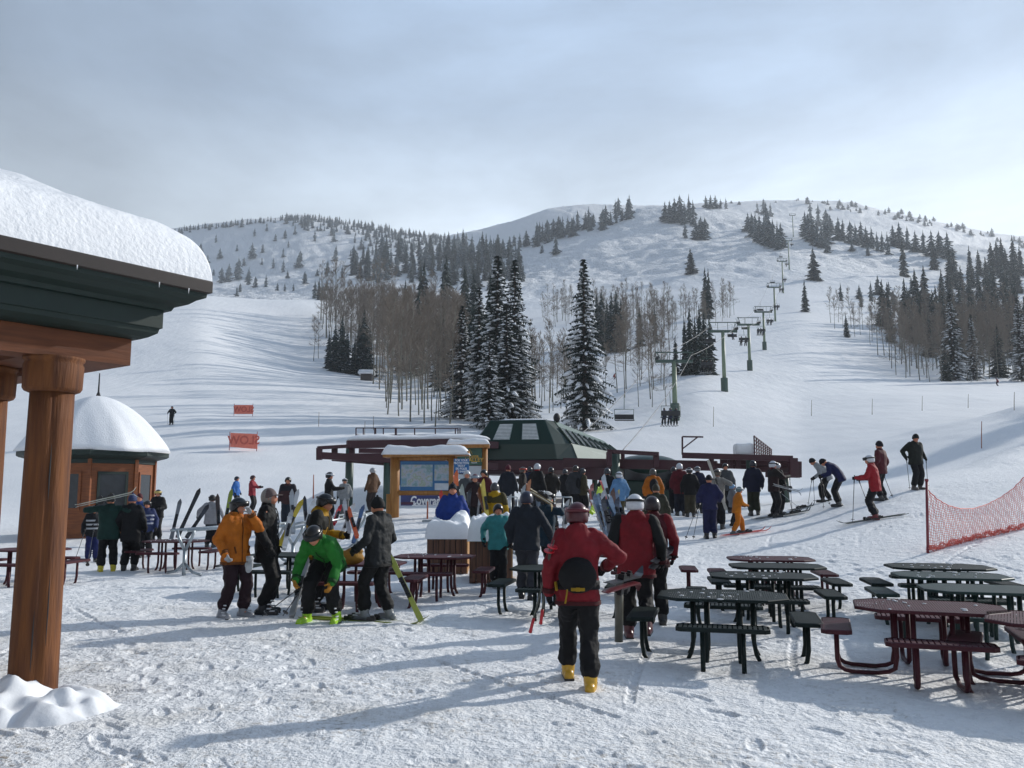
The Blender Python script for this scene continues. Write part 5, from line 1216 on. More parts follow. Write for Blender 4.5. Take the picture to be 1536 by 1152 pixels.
put('whitebend', 1239, 753, 692, -75, 'person in white jacket and black trousers stooping with poles', jacket='#aeb2b6', pants='#101218', hat='beanie', hatc='#1f2228', lean=52, drop=.04, hl=(.0, .16, -.42), hr=(.0, .1, -.42), h=1.75, fl=(-.1, .12, 0), fr=(.1, -.14, 0))
put('navybend', 1258, 760, 684, -60, 'person in navy jacket stooping forward beside the white jacket', jacket='#1c2458', pants='#0f1118', hat='beanie', hatc='#1a1c24', lean=50, drop=.02, hl=(.05, .2, -.35), hr=(.15, .3, -.3), h=1.80, nod=20)
put('redwhite', 1314, 779, 675, -62, 'person in red and grey jacket with white helmet standing on dark skis', jacket='#b0222e', pants='#14151c', boots='#6c2328', gloves='#0f1013', hat='helmet', hatc='#c9ccd0', goggle=True, hair=('#a39b90', 0), hl=(.0, .36, -.28), hr=(.0, .3, -.3), lean=10, drop=.04, wide=1.12, stripe=None, h=1.76)
put('redback', 1324, 753, 664, -40, 'person in dim red jacket standing behind the red and grey jacket', jacket='#5c1c28', pants='#15151c', hat='beanie', hatc='#1b1420', hl=(.0, .2, -.35), Y=26.5, h=1.85)
put('darkolive', 1376, 735, 654, 168, 'person in dark olive jacket looking down, highest on the right slope', jacket='#1d241f', pants='#111319', boots='#5b5350', hat='beanie', hatc='#191b1e', hl=(.14, .0, -.42), hr=(.14, .0, -.42), nod=18, wide=1.1, h=1.82)
put('farblack', 257, 637, 611, 175, 'lone black skier far out on the left run', jacket='#0f1118', pants='#0e1016', hatc='#101116', h=1.85, hl=(.14, .2, -.35), hr=(.14, .2, -.35))
put('farred', 921, 569, 558, 90, 'tiny red skier crouching on the snow between the big fir and the first tower', jacket='#a3202a', pants='#7a1822', hatc='#5a1420', h=1.6, lean=40, drop=.3, Y=None)
put('farred2', 1497, 579, 564, -60, 'tiny dark red skier turning in front of the right-hand forest', jacket='#7a1c34', pants='#3c1424', hatc='#2a1420', h=1.75, lean=30, drop=.15, side=-15)
# seated brown-booted person behind the table
# ------------------------------------------------------------------ what they carry and stand on
def lp(key, dx, dy, dz):                              # person's frame to world
    P_ = PEOPLE[key]; return wpt(P_, Vector((dx, dy, dz)) * P_['s'])
def hand(key, sd): P_ = PEOPLE[key]; a, b, c = P_['arms'][sd]; return wpt(P_, c + (c - b).normalized() * .06)
# red-jacketed skier: reversed poles in the left hand, skis under the right arm
hL = hand('lady', -1)
for i, (g_, t_) in enumerate((((-.46, .10, .52), (-.22, -.18, 1.40)), ((-.36, .12, .60), (-.26, -.16, 1.36)))):
    pole(lp('lady', *g_), lp('lady', *t_), ['red gripped pole held upside down, the lower of the two', 'red gripped pole held upside down, the upper of the two'][i], '#4a4d44', '#b5202c', 'poles held by the skier in the red jacket', bk=.05)
hR_ = lp('lady', .30, .20, .93)
ski_pair(hR_ + Vector((-.05, -.25, .02)), hR_ + Vector((.50, 1.30, -.05)), Vector((.2, 0, 1)), '#20242b', 'black skis carried under the right arm of the skier with the waist pack', c2='#5a1a22', gap=.035)
p = lp('man', .0, 0, 0); sk = at(923, 872, 9.3); sb = at(928, 948, 9.3)
mb = MB(); mb.tube([sb - Z1 * .1, at(929, 862, 9.3)], .045, 12); mb.build('upright_tube', cm('#59564a', 'gloss'), None, True, loc=sb, label='short olive upright tube in place of ski gear, between the two red jackets', cat='post')  # plain tube in place of the man's held ski gear
p = hand('man', 1); ski_pair(p + Vector((-.2, -.45, .05)), p + Vector((.3, 1.05, .1)), Vector((.3, 0, 1)), '#2b2d33', 'dark skis held low in the hand of the man with black sleeves', gap=.03)
# black and lime skis: charcoal skier stands on one and another leans behind
P_ = PEOPLE['charcoal']; l = P_['loc']
ski_pair(at(452, 925, l.y + .1) * 1.0, at(640, 936, l.y - .25), Z1, '#6e7c22', 'long lime green skis lying flat under the charcoal skier', spread=.08)
for o_ in [bpy.data.objects[-1]] if False else []: pass
b0 = on(632, 12.0) + Z1 * .03; b1 = at(586, 835, 12.5); ski_pair(b0, b1, Vector((0, -1, .2)), '#9aa24a', 'pale lime ski leaning against the charcoal skier', gap=.02, c2='#b9bd9a')
for i, (gx, gy, bx, by, lab) in enumerate(((452, 880, 385, 915, 'thin dark pole lying against the snow left of the green jacket'), (462, 870, 416, 912, 'thin dark pole beside the first, its tip nearer the green jacket'))):
    pole(at(gx, gy, 12.6), on(bx + 8, 12.25) + Z1 * .06, lab, '#3a3c40')
b0 = on(437, 12.4) + Z1 * .03; ski_pair(b0, at(462, 838, 13.0), Vector((0, -1, .1)), '#8b8e92', 'grey and white skis leaning left of the green jacket', gap=.02)
# extra mitten hanging at the waist of the orange jacket
p = at(374, 850, 11.75); mb = MB(); mb.ell(p, (.05, .03, .085), Matrix.Rotation(.2, 3, 'Y')); mb.ell(p + Vector((-.04, 0, .02)), (.02, .02, .04)); mb.tube([p + Z1 * .07, p + Z1 * .14], [.045, .05], 10)
mb.build('mitten', cm('#c9ccd0'), None, True, loc=p, label='spare white mitten dangling at the hem of the orange jacket', cat='mitten')
p = on(520, 13.55); p.z += .66 + .10; mb = MB(); mb.ell(p, (.26, .16, .12), None, 18, 12); mb.ell(p + Vector((.1, 0, .1)), (.14, .10, .07), None, 14, 8); o = mb.build('tan_bag', cm('#b5822e'), None, True, loc=p, label='tan duffel bag on the maroon table beside the charcoal skier', cat='bag'); remesh(o, .02, .03)
p = at(690, 676, 1) if False else None
# dark green skier's skis over the shoulder
sh = lp('darkgreen', 0, 0, 1.47); ski_pair(at(113, 759, PEOPLE['darkgreen']['Y'] - .45), at(206, 738, PEOPLE['darkgreen']['Y'] - .1), Z1, '#b9bcae', 'white skis lying across the shoulders of the dark green jacket', gap=.02, c2='#9fa29a')
for i, dx in enumerate((0, 9)): pole(at(128 + dx * 1.4, 795, 22), on(111 + dx * 2.2, 21.6 - i) + Z1 * .05, ['pole planted left of the blue trousers', 'pole planted under the striped sleeve, right of its twin'][i], '#34363c')
sh = hand('petrol', 1); ski_pair(at(795, 735, 15.4), at(832, 758, 15.2), Vector((0, 0, 1)), '#8a7a52', 'tan skis on the shoulder of the petrol blue jacket', gap=.02)
P_ = PEOPLE['petrol']; 
# navy suit poles
for i, sd in enumerate((-1, 1)):
    h_ = hand('navysuit', -1) + Vector((.05 * i, 0, 0)); t = at(1028 + 12 * i, [802, 812][i], PEOPLE['navysuit']['Y'] - .2); t.z = gz(t.x, t.y) + .04
    pole(h_, t, ['pole trailing farther left of the navy suit', 'pole trailing closer to the navy suit'][i], '#22242a')
P_ = PEOPLE['child']; a_s, b_s = at(1088, 806, P_['Y'] - .1), at(1157, 798, P_['Y'] - .1)
for i in range(1):
    rt = empty('ski_pair', P_['loc'], label='salmon pink skis under the orange child', cat='skis')
    for k, (dx0, dx1, dy) in enumerate(((-.55, .95, -.12), (-.45, .85, .12))):
        p0 = P_['loc'] + Vector((dx0, dy, 0)); p1 = P_['loc'] + Vector((dx1, dy + .05, 0)); p0.z = gz(p0.x, p0.y) + .03; p1.z = gz(p1.x, p1.y) + .04; ski('ski', rt, p0, p1, Z1, '#d8605c', wd=.09)
standing_skis(PEOPLE['redwhite'], '#2d3a33', 'dark skis crossed under the red and grey jacket', 1.75, ang=-82)
standing_skis(PEOPLE['maroonski'], '#1e2a28', 'dark green skis under the maroon skier', 1.7, ang=74)
for i in range(2):
    p0 = on(1172 + 12 * i, 27.8 + i); b = on(1215 + 6 * i, 28 + i); ski_pair(p0 + Z1 * .04, b + Z1 * .04, Z1, '#26302c', ['skis lying flat just right of the maroon skier', 'skis lying flat behind, farther right of the maroon skier'][i], spread=.07)
for key, gs in (('maroonski', ((.18, .5, .1), (-.18, .7, .1))), ('redwhite', ((-.25, .55, .0), (.25, .1, .0))), ('redback', ((.2, -.2, 0),)), ('whitebend', ((-.2, .6, 0), (.25, .35, 0))), ('navybend', ((.3, .3, 0), (-.25, .4, 0))), ('darkolive', ((.30, .05, 0), (-.30, .1, 0))), ('farblack', ((.3, .2, 0), (-.3, .2, 0)))):
    P_ = PEOPLE[key]; nm = {'maroonski': 'maroon skier with the white helmet', 'redwhite': 'red and grey jacket', 'redback': 'dim red jacket', 'whitebend': 'stooping white jacket', 'navybend': 'stooping navy jacket', 'darkolive': 'dark olive jacket', 'farblack': 'lone black skier'}[key]
    for i, (x, y, z) in enumerate(gs):
        sd = 1 if x > 0 else -1; t = lp(key, x, y, 0); t.z = gz(t.x, t.y) + .04
        pole(hand(key, sd), t, ('right-hand' if sd > 0 else 'left-hand') + ' pole of the ' + nm, '#3a2c2c', r=.010)
t = at(1203, 765, 27.0); pole(at(1168, 737, 27.4), t, 'slanting pale pole held out right of the maroon skier', '#8f969c')
ski_pair(at(1160, 727, 27.2), at(1203, 738, 26.6), Z1, '#9aa0a4', 'pale skis sticking out level behind the maroon skier', gap=.02, wd=.09)
ski_pair(at(1062, 690, 26.2), at(1090, 766, 26.2), Vector((0, -1, 0)), '#a9a79e', 'pale skis resting on the cream jacket shoulder', gap=.02)
# ------------------------------------------------------------------ ski racks
def rack(px0, px1, Y0, Y1, label, ytop=773, nleg=3):
    A_, B_ = on(px0, Y0), on(px1, Y1); rt = empty('ski_rack', (A_ + B_) / 2, label=label, cat='ski rack'); zt_ = .95; d = (B_ - A_).normalized(); s_ = Vector((-d.y, d.x, 0))
    for off in (-.25, .25):
        mb = MB(); mb.tube([A_ + s_ * off + Z1 * zt_, B_ + s_ * off + Z1 * zt_], .028, 8); mb.build('rail', M['steel'], rt, True)
    for k in range(nleg):
        c = A_.lerp(B_, (k + .12) / (nleg - .76)); mb = MB(); mb.tube([c - Z1 * .1, c + Z1 * .55], .04, 8)
        for off in (-.25, .25): mb.tube([c + Z1 * .5, c + s_ * off * .8 + Z1 * .8, c + s_ * off + Z1 * zt_], .032, 8)
        for off in (-.5, .5): mb.tube([c + Z1 * .25, c + s_ * off * .5 + Z1 * .06, c + s_ * off + Z1 * .02], .03, 8)
        mb.build('leg', M['steel'], rt, True)
    return rt
rack(266, 420, 18.6, 21.5, 'galvanised ski rack with open forked legs, left of the orange jacket')
rack(425, 545, 19.5, 23, 'galvanised ski rack between the yellow jacket and the charcoal skier', nleg=2)
rack(640, 775, 20.2, 21.5, 'galvanised ski rack behind the snow-heaped planters', nleg=2)
def lean_ski(px0, py0, px1, py1, Y, c, label, c2=None, g_='skis leaning in the racks', wd=.10, dy=.5):
    a_ = at(px0, py0, Y); b_ = at(px1, py1, Y + dy); ski_pair(a_, b_, Vector((.4, -1, .1)), c, label, c2=c2, gap=.035, wd=wd, group=g_)
for args in (
    (266, 806, 299, 735, 19.3, '#1c1d22', 'black skis leaning right, leftmost in the left rack', '#5a1d28'),
    (280, 806, 311, 760, 19.5, '#2a2c34', 'dark grey short skis low in the left rack'),
    (329, 808, 326, 745, 20.2, '#3a2a26', 'brown and black skis upright beside the pale grey jacket'),
    (332, 812, 347, 736, 20.4, '#7c8c2a', 'yellow green skis leaning behind the rack centre', '#14181a'),
    (440, 800, 437, 738, 19.8, '#9aa0a6', 'silver skis with pale tips, left of the yellow jacket'),
    (432, 806, 446, 737, 20.0, '#b9bcc0', 'white skis with dark edging beside the silver ones', '#50545a'),
    (417, 822, 452, 752, 17.4, '#b7a32c', 'skis striped red and yellow leaning behind the black coat', '#7a1e26'),
    (426, 824, 436, 770, 17.2, '#a9adb2', 'pale grey skis standing close to the black coat'),
    (476, 800, 500, 748, 20.4, '#8e9298', 'grey chequered skis beside the yellow jacket helmet'),
    (501, 786, 509, 762, 21.5, '#b1222f', 'short bright red skis in the middle rack', None),
    (524, 800, 516, 752, 21.4, '#aeb2b8', 'white skis upright in the middle rack'),
    (536, 806, 523, 765, 21.2, '#c0562a', 'orange skis leaning left at the right end of the middle rack'),
    (672, 790, 660, 740, 20.6, '#c23a2c', 'red skis leaning left over the planter', '#c9cbd0'),
    (688, 772, 683, 709, 20.4, '#c8602a', 'tall orange ski standing behind the blue jacket'),
    (707, 795, 691, 730, 21.0, '#9fa9a2', 'pale grey green wide skis beside the blue jacket'),
    (733, 790, 723, 722, 20.8, '#c4b14a', 'yellow skis upright left of the yellow jacket'),
    (738, 795, 717, 735, 20.9, '#7c4a2a', 'brown skis leaning by the yellow jacket'),
    (716, 792, 722, 742, 21.1, '#b4b8bc', 'short white skis above the planter snow'),
    (791, 772, 793, 722, 24.0, '#a06a48', 'tan skis held upright left of the lift queue'),
    (783, 775, 785, 730, 24.3, '#8f959b', 'grey skis standing beside the tan pair'),
    (256, 812, 270, 752, 20.5, '#6a6e74', 'grey skis leaning at the far left end of the left rack'), (344, 812, 356, 757, 20.6, '#b5b8bb', 'silver skis low behind the yellow green ones'), (362, 812, 358, 756, 21, '#7a2430', 'wine red skis at the right end of the left rack'),
    (452, 812, 470, 752, 20.2, '#c7cace', 'white skis crossing behind the yellow jacket'), (462, 806, 456, 748, 20.8, '#2a2d33', 'black skis behind the yellow jacket'), (487, 806, 478, 750, 21, '#56606c', 'slate skis left of the short red ones'), (508, 812, 530, 757, 21.8, '#d0d2d4', 'white skis tilting right over the middle rack'), (530, 814, 544, 760, 21.5, '#33507a', 'blue skis at the right end of the middle rack'),
    (700, 790, 704, 735, 21.6, '#2c2f36', 'black skis right of the blue jacket'), (726, 800, 734, 742, 21.3, '#8d3a30', 'brick red skis left of the yellow jacket waist'), (757, 800, 764, 744, 22.5, '#aab0b6', 'pale skis right of the yellow jacket'), (748, 792, 752, 750, 24, '#3b4654', 'slate short skis deep behind the teal jacket'),
    (812, 800, 806, 742, 23, '#5a6674', 'steel skis above the slate jacket'), (845, 806, 850, 752, 22, '#9c9fa3', 'grey skis standing right of the petrol jacket'), (838, 806, 829, 760, 22.4, '#50302a', 'brown skis right of the petrol jacket'),
    ): lean_ski(*args)
# thick cluster of skis right of the red helmet
rnd = random.Random(11); pal = ['#8fa4bc', '#6d7f98', '#9aa3a8', '#2b2f3a', '#b9bcc2', '#4a5568', '#7f8f6a', '#5c4038', '#a8b0ba', '#343d52']
words = ['blue grey', 'steel blue', 'silver', 'near black', 'white', 'slate', 'sage', 'brown', 'pale grey', 'navy']
for i in range(14):
    px = 893 + i * 2.6 + rnd.uniform(-2, 2); top = 722 + i * 1.2 + rnd.uniform(-14, 20); lab = words[i % 10] + [' skis low in the tangled stack right of the red helmet', ' skis high in the tangled stack right of the red helmet'][i // 10]
    lean_ski(px + rnd.uniform(12, 26), 812 + rnd.uniform(-8, 8), px + rnd.uniform(-6, 8), top + 18, 17.0 + rnd.uniform(-.3, .5), pal[i % 10], lab, pal[(i * 3 + 1) % 10], 'skis stacked right of the red helmet', wd=.11)
lean_ski(888, 770, 903, 728, 19.5, '#a8c832', 'lime green skis sticking up left of the light blue jacket', None, None, .12); lean_ski(919, 770, 903, 716, 19.3, '#a9b3bc', 'pale skis crossing the lime ones', '#c05a5a', None, .12)
lean_ski(926, 780, 925, 738, 22, '#b0a45a', 'khaki ski upright below the light blue jacket', None, None, .10)
lean_ski(890, 760, 886, 730, 21, '#7c4040', 'dull red short skis left of the lime ones', None, None, .10)
# ski fence hurdles in the queue
for i, (x0, x1, Y_) in enumerate(((756, 776, 26), (832, 858, 26.5))):
    rt = empty('queue_barrier', on((x0 + x1) / 2, Y_), label=['white tube barrier left of the slate jacket helmet', 'white tube barrier right of the petrol jacket'][i], cat='barrier')
    mb = MB(); a_ = on(x0, Y_); b_ = on(x1, Y_)
    for z in (.45, 1.0): mb.tube([a_ + Z1 * z, b_ + Z1 * z], .02, 6)
    for p in (a_, (a_ + b_) / 2, b_): mb.tube([p, p + Z1 * 1.0], .02, 6)
    mb.build('tube_frame', M['steel'], rt, True)
# ------------------------------------------------------------------ chairlift chairs and riders
CH = [(1, 72, 3, 'nearest uphill chair, hanging below the first tower'), (0, 71, 0, 'empty downhill chair, nearest on the left cable'), (1, 101, 3, 'uphill chair just past the first tower'), (0, 121, 0, 'empty downhill chair past the second tower'),
      (1, 130, 2, 'uphill chair past the second tower'), (1, 160, 3, 'uphill chair past the third tower'), (0, 146, 1, 'downhill chair near the third tower'), (0, 170, 0, 'empty downhill chair between third and fourth towers'),
      (1, 188, 2, 'uphill chair near the fourth tower'), (1, 222, 2, 'uphill chair near the fifth tower'), (0, 215, 0, 'empty downhill chair near the fifth tower'), (1, 262, 2, 'uphill chair past the fifth tower'), (1, 300, 2, 'uphill chair near the sixth tower'),
      (0, 290, 0, 'empty downhill chair near the sixth tower'), (1, 350, 1, 'uphill chair near the seventh tower'), (0, 380, 0, 'empty downhill chair near the seventh tower'), (1, 420, 1, 'highest uphill chair in view')]
jc = ['#22306a', '#1c2c60', '#26384a', '#1b1d24', '#2c2026', '#1e222c', '#3a2430', '#20242c', '#262c3c']
k = 0
for ci, (sd, Y, n, lab) in enumerate(CH):
    o, p = place_chair(sd, Y, lab)
    for j in range(n):
        dx = [0, -.5, .5][j] if n != 2 else [-.35, .35][j]
        where = ['middle', 'left', 'right'][j] if n == 3 else (['left', 'right'][j] if n == 2 else 'only')
        sg = -1 if sd == 1 else 1
        lp_ = p + Vector((dx, .05 * sg * -1, -2.62 * .84 - .76)); c_ = jc[k % 9]; k += 1
        P_ = person(lp_, 0 if sd == 1 else math.pi, 1.58, f'{where} rider in dark clothes on the {lab}'.replace('empty ', ''), None, jacket=c_, pants='#14161c', boots='#1a1b20', hatc='#14151a', drop=.02, seated=True, q=0,
                    fl=(-.14, .48, .12), fr=(.14, .48, .12), hl=(-.02, .3, -.3), hr=(-.02, .3, -.3), face=False)
        f_ = lp_ + Vector((0, .5 * (1 if sd == 1 else -1), .06))
        if ci < 3: ski_pair(f_ + Vector((0, -.7 * (1 if sd else -1), -.02)), f_ + Vector((0, .8 * (1 if sd else -1), .0)), Z1, '#23262c', f'skis of the {where} rider on the {lab}', spread=.12, binding=False)
# ------------------------------------------------------------------ trees
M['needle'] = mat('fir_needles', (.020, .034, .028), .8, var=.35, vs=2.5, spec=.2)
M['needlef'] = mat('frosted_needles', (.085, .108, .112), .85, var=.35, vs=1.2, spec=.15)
M['bark'] = mat('fir_bark', (.07, .05, .04), .9)
M['abark'] = mat('aspen_bark', (.17, .165, .135), .8, var=.3, vs=2.5)
M['twig'] = mat('aspen_twigs', (.175, .142, .112), .85, var=.2, vs=1)
def fir_near(seed, Ht=10.0, R=1.75, wh=44):
    rnd = random.Random(seed); cr = MB(); sn = MB(); tr = MB()
    tr.tube([(0, 0, -.5), (0, 0, Ht * .5), (0, 0, Ht)], [.20, .11, .015], 8)
    V3 = Vector
    for w_ in range(wh):
        q = w_ / (wh - 1); z = Ht * (.03 + .965 * q ** .92)
        rad = R * (1 - q) ** .80 * (1 + .10 * math.sin(q * 23 + seed)) + .07
        nb = 9 if q < .55 else (7 if q < .85 else 5)
        a0 = rnd.uniform(0, 6.28)
        for b in range(nb):
            a = a0 + 2 * math.pi * b / nb + rnd.uniform(-.35, .35); L_ = rad * rnd.uniform(.62, 1.12); dr = rnd.uniform(.25, .5) * L_ * (1 - .5 * q); zz = z + rnd.uniform(-.08, .08)
            d = V3((math.cos(a), math.sin(a), 0)); s = V3((-d.y, d.x, 0)); pt = lambda t: d * L_ * t + V3((0, 0, zz + .16 * L_ * t * (1 - q) - dr * t * t))
            ns = max(3, int(L_ / .15))
            for k in range(ns):
                t = (k + .7) / ns; p = pt(t); ls = (.20 + .20 * L_ * .35) * (1.15 - .75 * t) * rnd.uniform(.7, 1.25)
                for sg in (-1, 1):
                    e_ = p + s * sg * ls + d * ls * .55 + V3((0, 0, -ls * rnd.uniform(.15, .55))); wv = d * .075 + V3((0, 0, rnd.uniform(-.04, .02)))
                    cr.add([p - wv, p + wv * 1.2, e_ + wv * .35, e_ - wv * .25], [(0, 1, 2, 3)])
                if rnd.random() < .7:
                    e_ = p + V3((rnd.uniform(-.06, .06), rnd.uniform(-.06, .06), -rnd.uniform(.10, .24))); cr.add([p - d * .07, p + d * .07, e_], [(0, 1, 2)])
            e_ = pt(1.0) + d * .12; p = pt(.85); cr.add([p - s * .06, p + s * .06, e_], [(0, 1, 2)])
            if rnd.random() < .66 and L_ > .2:
                t0 = rnd.uniform(.2, .55); t1 = rnd.uniform(.8, 1.02); r = (.035 + .055 * L_ / R) * rnd.uniform(.7, 1.5); pts = []; rs = []
                for k in range(4):
                    t = t0 + (t1 - t0) * k / 3; pts.append(pt(t) + V3((0, 0, .03)) + s * rnd.uniform(-.03, .03)); rs.append(r * (.5, 1.15, 1.0, .35)[k])
                sn.tube(pts, rs, 5)
                if rnd.random() < .5 and L_ > .5:
                    sg = rnd.choice((-1, 1)); p = pt(rnd.uniform(.5, .8)); q_ = p + (s * sg + d * .6) * .22 + V3((0, 0, -.06)); sn.tube([p + V3((0, 0, .03)), q_], [r * .7, r * .5], 5)
    return tr, cr, sn
def fir_mid(seed, Ht=10.0, R=1.7, wh=24, nb=8, frost=.3, lump=.25):
    rnd = random.Random(seed); mb = MB(); mb.tube([(0, 0, -.6), (0, 0, Ht * .9)], [.14, .03], 5, mi=0)
    for w_ in range(wh):
        q = w_ / (wh - 1); z = Ht * (.02 + .95 * q); rad = R * (1 - q) ** .78 * (1 + rnd.uniform(-lump, lump) * .6) + .09; a0 = rnd.uniform(0, 6.28); st = Ht / wh
        for b in range(nb if q < .8 else 4):
            a = a0 + 2 * math.pi * b / nb + rnd.uniform(-.3, .3); L_ = rad * rnd.uniform(.5, 1.3); d = Vector((math.cos(a), math.sin(a), 0)); s = Vector((-d.y, d.x, 0)); c = Vector((0, 0, z + rnd.uniform(-.1, .1)))
            w2 = L_ * .30 + .05; tip = c + d * L_ + Vector((0, 0, -st * .9)); m_ = c + d * L_ * .55 + Vector((0, 0, -st * .1))
            mb.add([c + Vector((0, 0, st * .6)), m_ - s * w2 + Vector((0, 0, -st * .55)), tip, m_ + s * w2 + Vector((0, 0, -st * .55)), m_ + Vector((0, 0, .05))], [(0, 1, 4), (1, 2, 4), (2, 3, 4), (3, 0, 4)], 0)
            if rnd.random() < frost:
                o_ = Vector((0, 0, .07)); k = rnd.uniform(.35, .7)
                mb.add([m_ + o_ - d * L_ * .2, m_ - s * w2 * k + o_ + Vector((0, 0, -st * .3)), tip + o_ - d * .05, m_ + s * w2 * k + o_ + Vector((0, 0, -st * .3))], [(0, 1, 2, 3)], 1)
    return mb
def aspen(seed, Ht=10.0, dens=1.0, low=.38):
    rnd = random.Random(seed); tr = MB(); br = MB(); pts = []; x = y = 0
    lx, ly = rnd.uniform(-.5, .5), rnd.uniform(-.5, .5)
    for k in range(9):
        q = k / 8; pts.append(Vector((lx * q * q + .12 * math.sin(q * 7 + seed), ly * q + .1 * math.sin(q * 5 + 2 * seed), -.4 + (Ht + .4) * q)))
    tr.tube(pts, [.078 * (1 - .9 * (k / 8)) + .008 for k in range(9)], 6)
    def P_(q): i = min(7, int(q * 8)); return pts[i].lerp(pts[i + 1], q * 8 - i)
    for b in range(int(48 * dens)):
        q = low + (1 - low) * rnd.random() ** .8 * .97; p = P_(q); a = rnd.uniform(0, 6.28); el = rnd.uniform(.45, 1.15) if q > .5 else rnd.uniform(-.1, .7); L_ = Ht * rnd.uniform(.13, .26) * (1.25 - q)
        d = Vector((math.cos(a) * math.cos(el), math.sin(a) * math.cos(el), math.sin(el))); e_ = p + d * L_; m_ = p.lerp(e_, .5) + Vector((0, 0, -.06 * L_))
        br.tube([p, m_, e_], [.026, .018, .009], 3, False)
        for t in range(6):
            k = rnd.uniform(.3, 1); p2 = p.lerp(e_, k); d2 = (d + Vector((rnd.uniform(-.8, .8), rnd.uniform(-.8, .8), rnd.uniform(-.1, .8)))).normalized(); L2 = L_ * rnd.uniform(.25, .5); e2 = p2 + d2 * L2; br.tube([p2, e2], [.012, .006], 3, False)
            for u_ in range(3):
                p3 = p2.lerp(e2, rnd.uniform(.3, 1)); d3 = (d2 + Vector((rnd.uniform(-.8, .8), rnd.uniform(-.8, .8), rnd.uniform(-.2, .7)))).normalized(); br.tube([p3, p3 + d3 * L2 * .55], [.009, .005], 3, False)
    return tr, br
def joined(parts):
    mb = MB()
    for i, p in enumerate(parts): mb.add(p.v, p.f, i)
    return mb
NEAR = []
for s in range(3):
    tr, cr, sn = fir_near(s + 1, R=(1.75, 1.55, 1.9)[s]); NEAR.append((tr.mesh('trunk', M['bark']), cr.mesh('crown', M['needle']), sn.mesh('branch_snow', M['rsnow'], smooth=True)))
MIDP = [fir_mid(20 + s, R=(1.7, 2.0, 1.4, 1.8)[s], frost=.45) for s in range(4)]; MID = [m.mesh('fir_tree', [M['needle'], M['rsnow']]) for m in MIDP]
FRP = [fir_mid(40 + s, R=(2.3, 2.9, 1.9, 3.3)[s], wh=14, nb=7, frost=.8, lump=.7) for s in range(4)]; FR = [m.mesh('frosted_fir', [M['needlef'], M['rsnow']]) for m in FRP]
ASP = []
for s in range(5):
    t, b = aspen(60 + s, dens=1.0, low=(.3, .38, .25, .42, .33)[s]); ASP.append((t.mesh('trunk', M['abark'], smooth=True), b.mesh('branches', M['twig']), joined([t, b]).mesh('aspen_tree', [M['abark'], M['twig']])))
rnd = random.Random(77); FIRS = []; ASPS = []
def inpoly(x, y, pl):
    c = False; j = len(pl) - 1
    for i in range(len(pl)):
        if (pl[i][1] > y) != (pl[j][1] > y) and x < (pl[j][0] - pl[i][0]) * (y - pl[i][1]) / (pl[j][1] - pl[i][1]) + pl[i][0]: c = not c
        j = i
    return c
def scatter(pl, n, sep):
    xs = [p[0] for p in pl]; ys = [p[1] for p in pl]; out = []; tries = 0
    while len(out) < n and tries < n * 60:
        tries += 1; x, y = rnd.uniform(min(xs), max(xs)), rnd.uniform(min(ys), max(ys))
        if inpoly(x, y, pl) and all((x - a) ** 2 + ((y - b) * 1.5) ** 2 > sep * sep for a, b in out): out.append((x, y))
    return out
def fir(px, py, hpx, kind, grp, w=1.0, lab=None): FIRS.append([px, py, hpx, kind, grp, w, lab])
def band(line, n, hr, grp, kind='fr', dy=(0, 6), w=1.0):          # trees along a picture polyline given by ground points
    xs = [p[0] for p in line]; ys = [p[1] for p in line]
    for _ in range(n):
        x = rnd.uniform(xs[0], xs[-1]); y = np.interp(x, xs, ys) + rnd.uniform(*dy); fir(x, y, rnd.uniform(*hr), kind, grp, w)
gA = 'frosted firs on the left far hill'; gB = 'firs along the skyline in the middle'; gC = 'firs on the belt above the left grove'; gD = 'firs on the flank of the central hill'; gE = 'firs on top of the central hill'; gF = 'firs right of the lift line'; gG = 'tall firs in the right-hand forest'; gH = 'shrubby firs on the far right skyline'
for x, y in scatter([(262, 352), (430, 332), (560, 350), (600, 375), (540, 415), (470, 430), (330, 432), (270, 400)], 46, 15): fir(x, y, rnd.uniform(11, 21), 'fr', gA)
for x, y, h in ((332, 425, 26), (341, 423, 22), (357, 420, 36), (373, 427, 28), (448, 402, 24), (378, 388, 26), (360, 438, 14), (355, 444, 16), (400, 348, 14), (504, 383, 17), (490, 415, 24)): fir(x, y, h, 'fr', gA)
band([(258, 348), (330, 338), (400, 331), (455, 326), (520, 334), (600, 350), (690, 360)], 150, (6, 11), gA, dy=(1, 5))
for x, y in scatter([(430, 330), (520, 335), (600, 350), (700, 362), (690, 385), (600, 380), (520, 352), (440, 345)], 150, 4): fir(x, y, rnd.uniform(8, 15), 'fr', gB)
for x, y in scatter([(525, 400), (600, 385), (700, 375), (750, 385), (800, 400), (790, 425), (740, 440), (650, 425), (560, 425), (522, 415)], 105, 7): fir(x, y, rnd.uniform(26, 46), 'fr' if rnd.random() < .25 else 'mid', gC)
for x, y, h in ((472, 448, 30), (478, 450, 34), (484, 450, 26), (490, 436, 18), (440, 436, 12), (427, 437, 14), (416, 436, 12)): fir(x, y, h, 'mid', gC)
band([(690, 385), (745, 376), (800, 360), (860, 345), (905, 334), (945, 316)], 62, (18, 34), gD, dy=(0, 12)); fir(834, 382, 30, 'fr', gD, 1.3); fir(813, 380, 14, 'fr', gD)
for x, y, h in ((998, 333, 32), (1005, 333, 34), (1012, 334, 40), (1020, 334, 44), (1027, 336, 36), (1034, 334, 44), (1040, 338, 40), (1028, 358, 26), (1044, 360, 34), (1052, 360, 38), (1058, 360, 36), (1059, 312, 20), (1066, 313, 22), (1073, 313, 22), (1081, 313, 16), (1089, 313, 18)): fir(x, y, h, 'fr', gE)
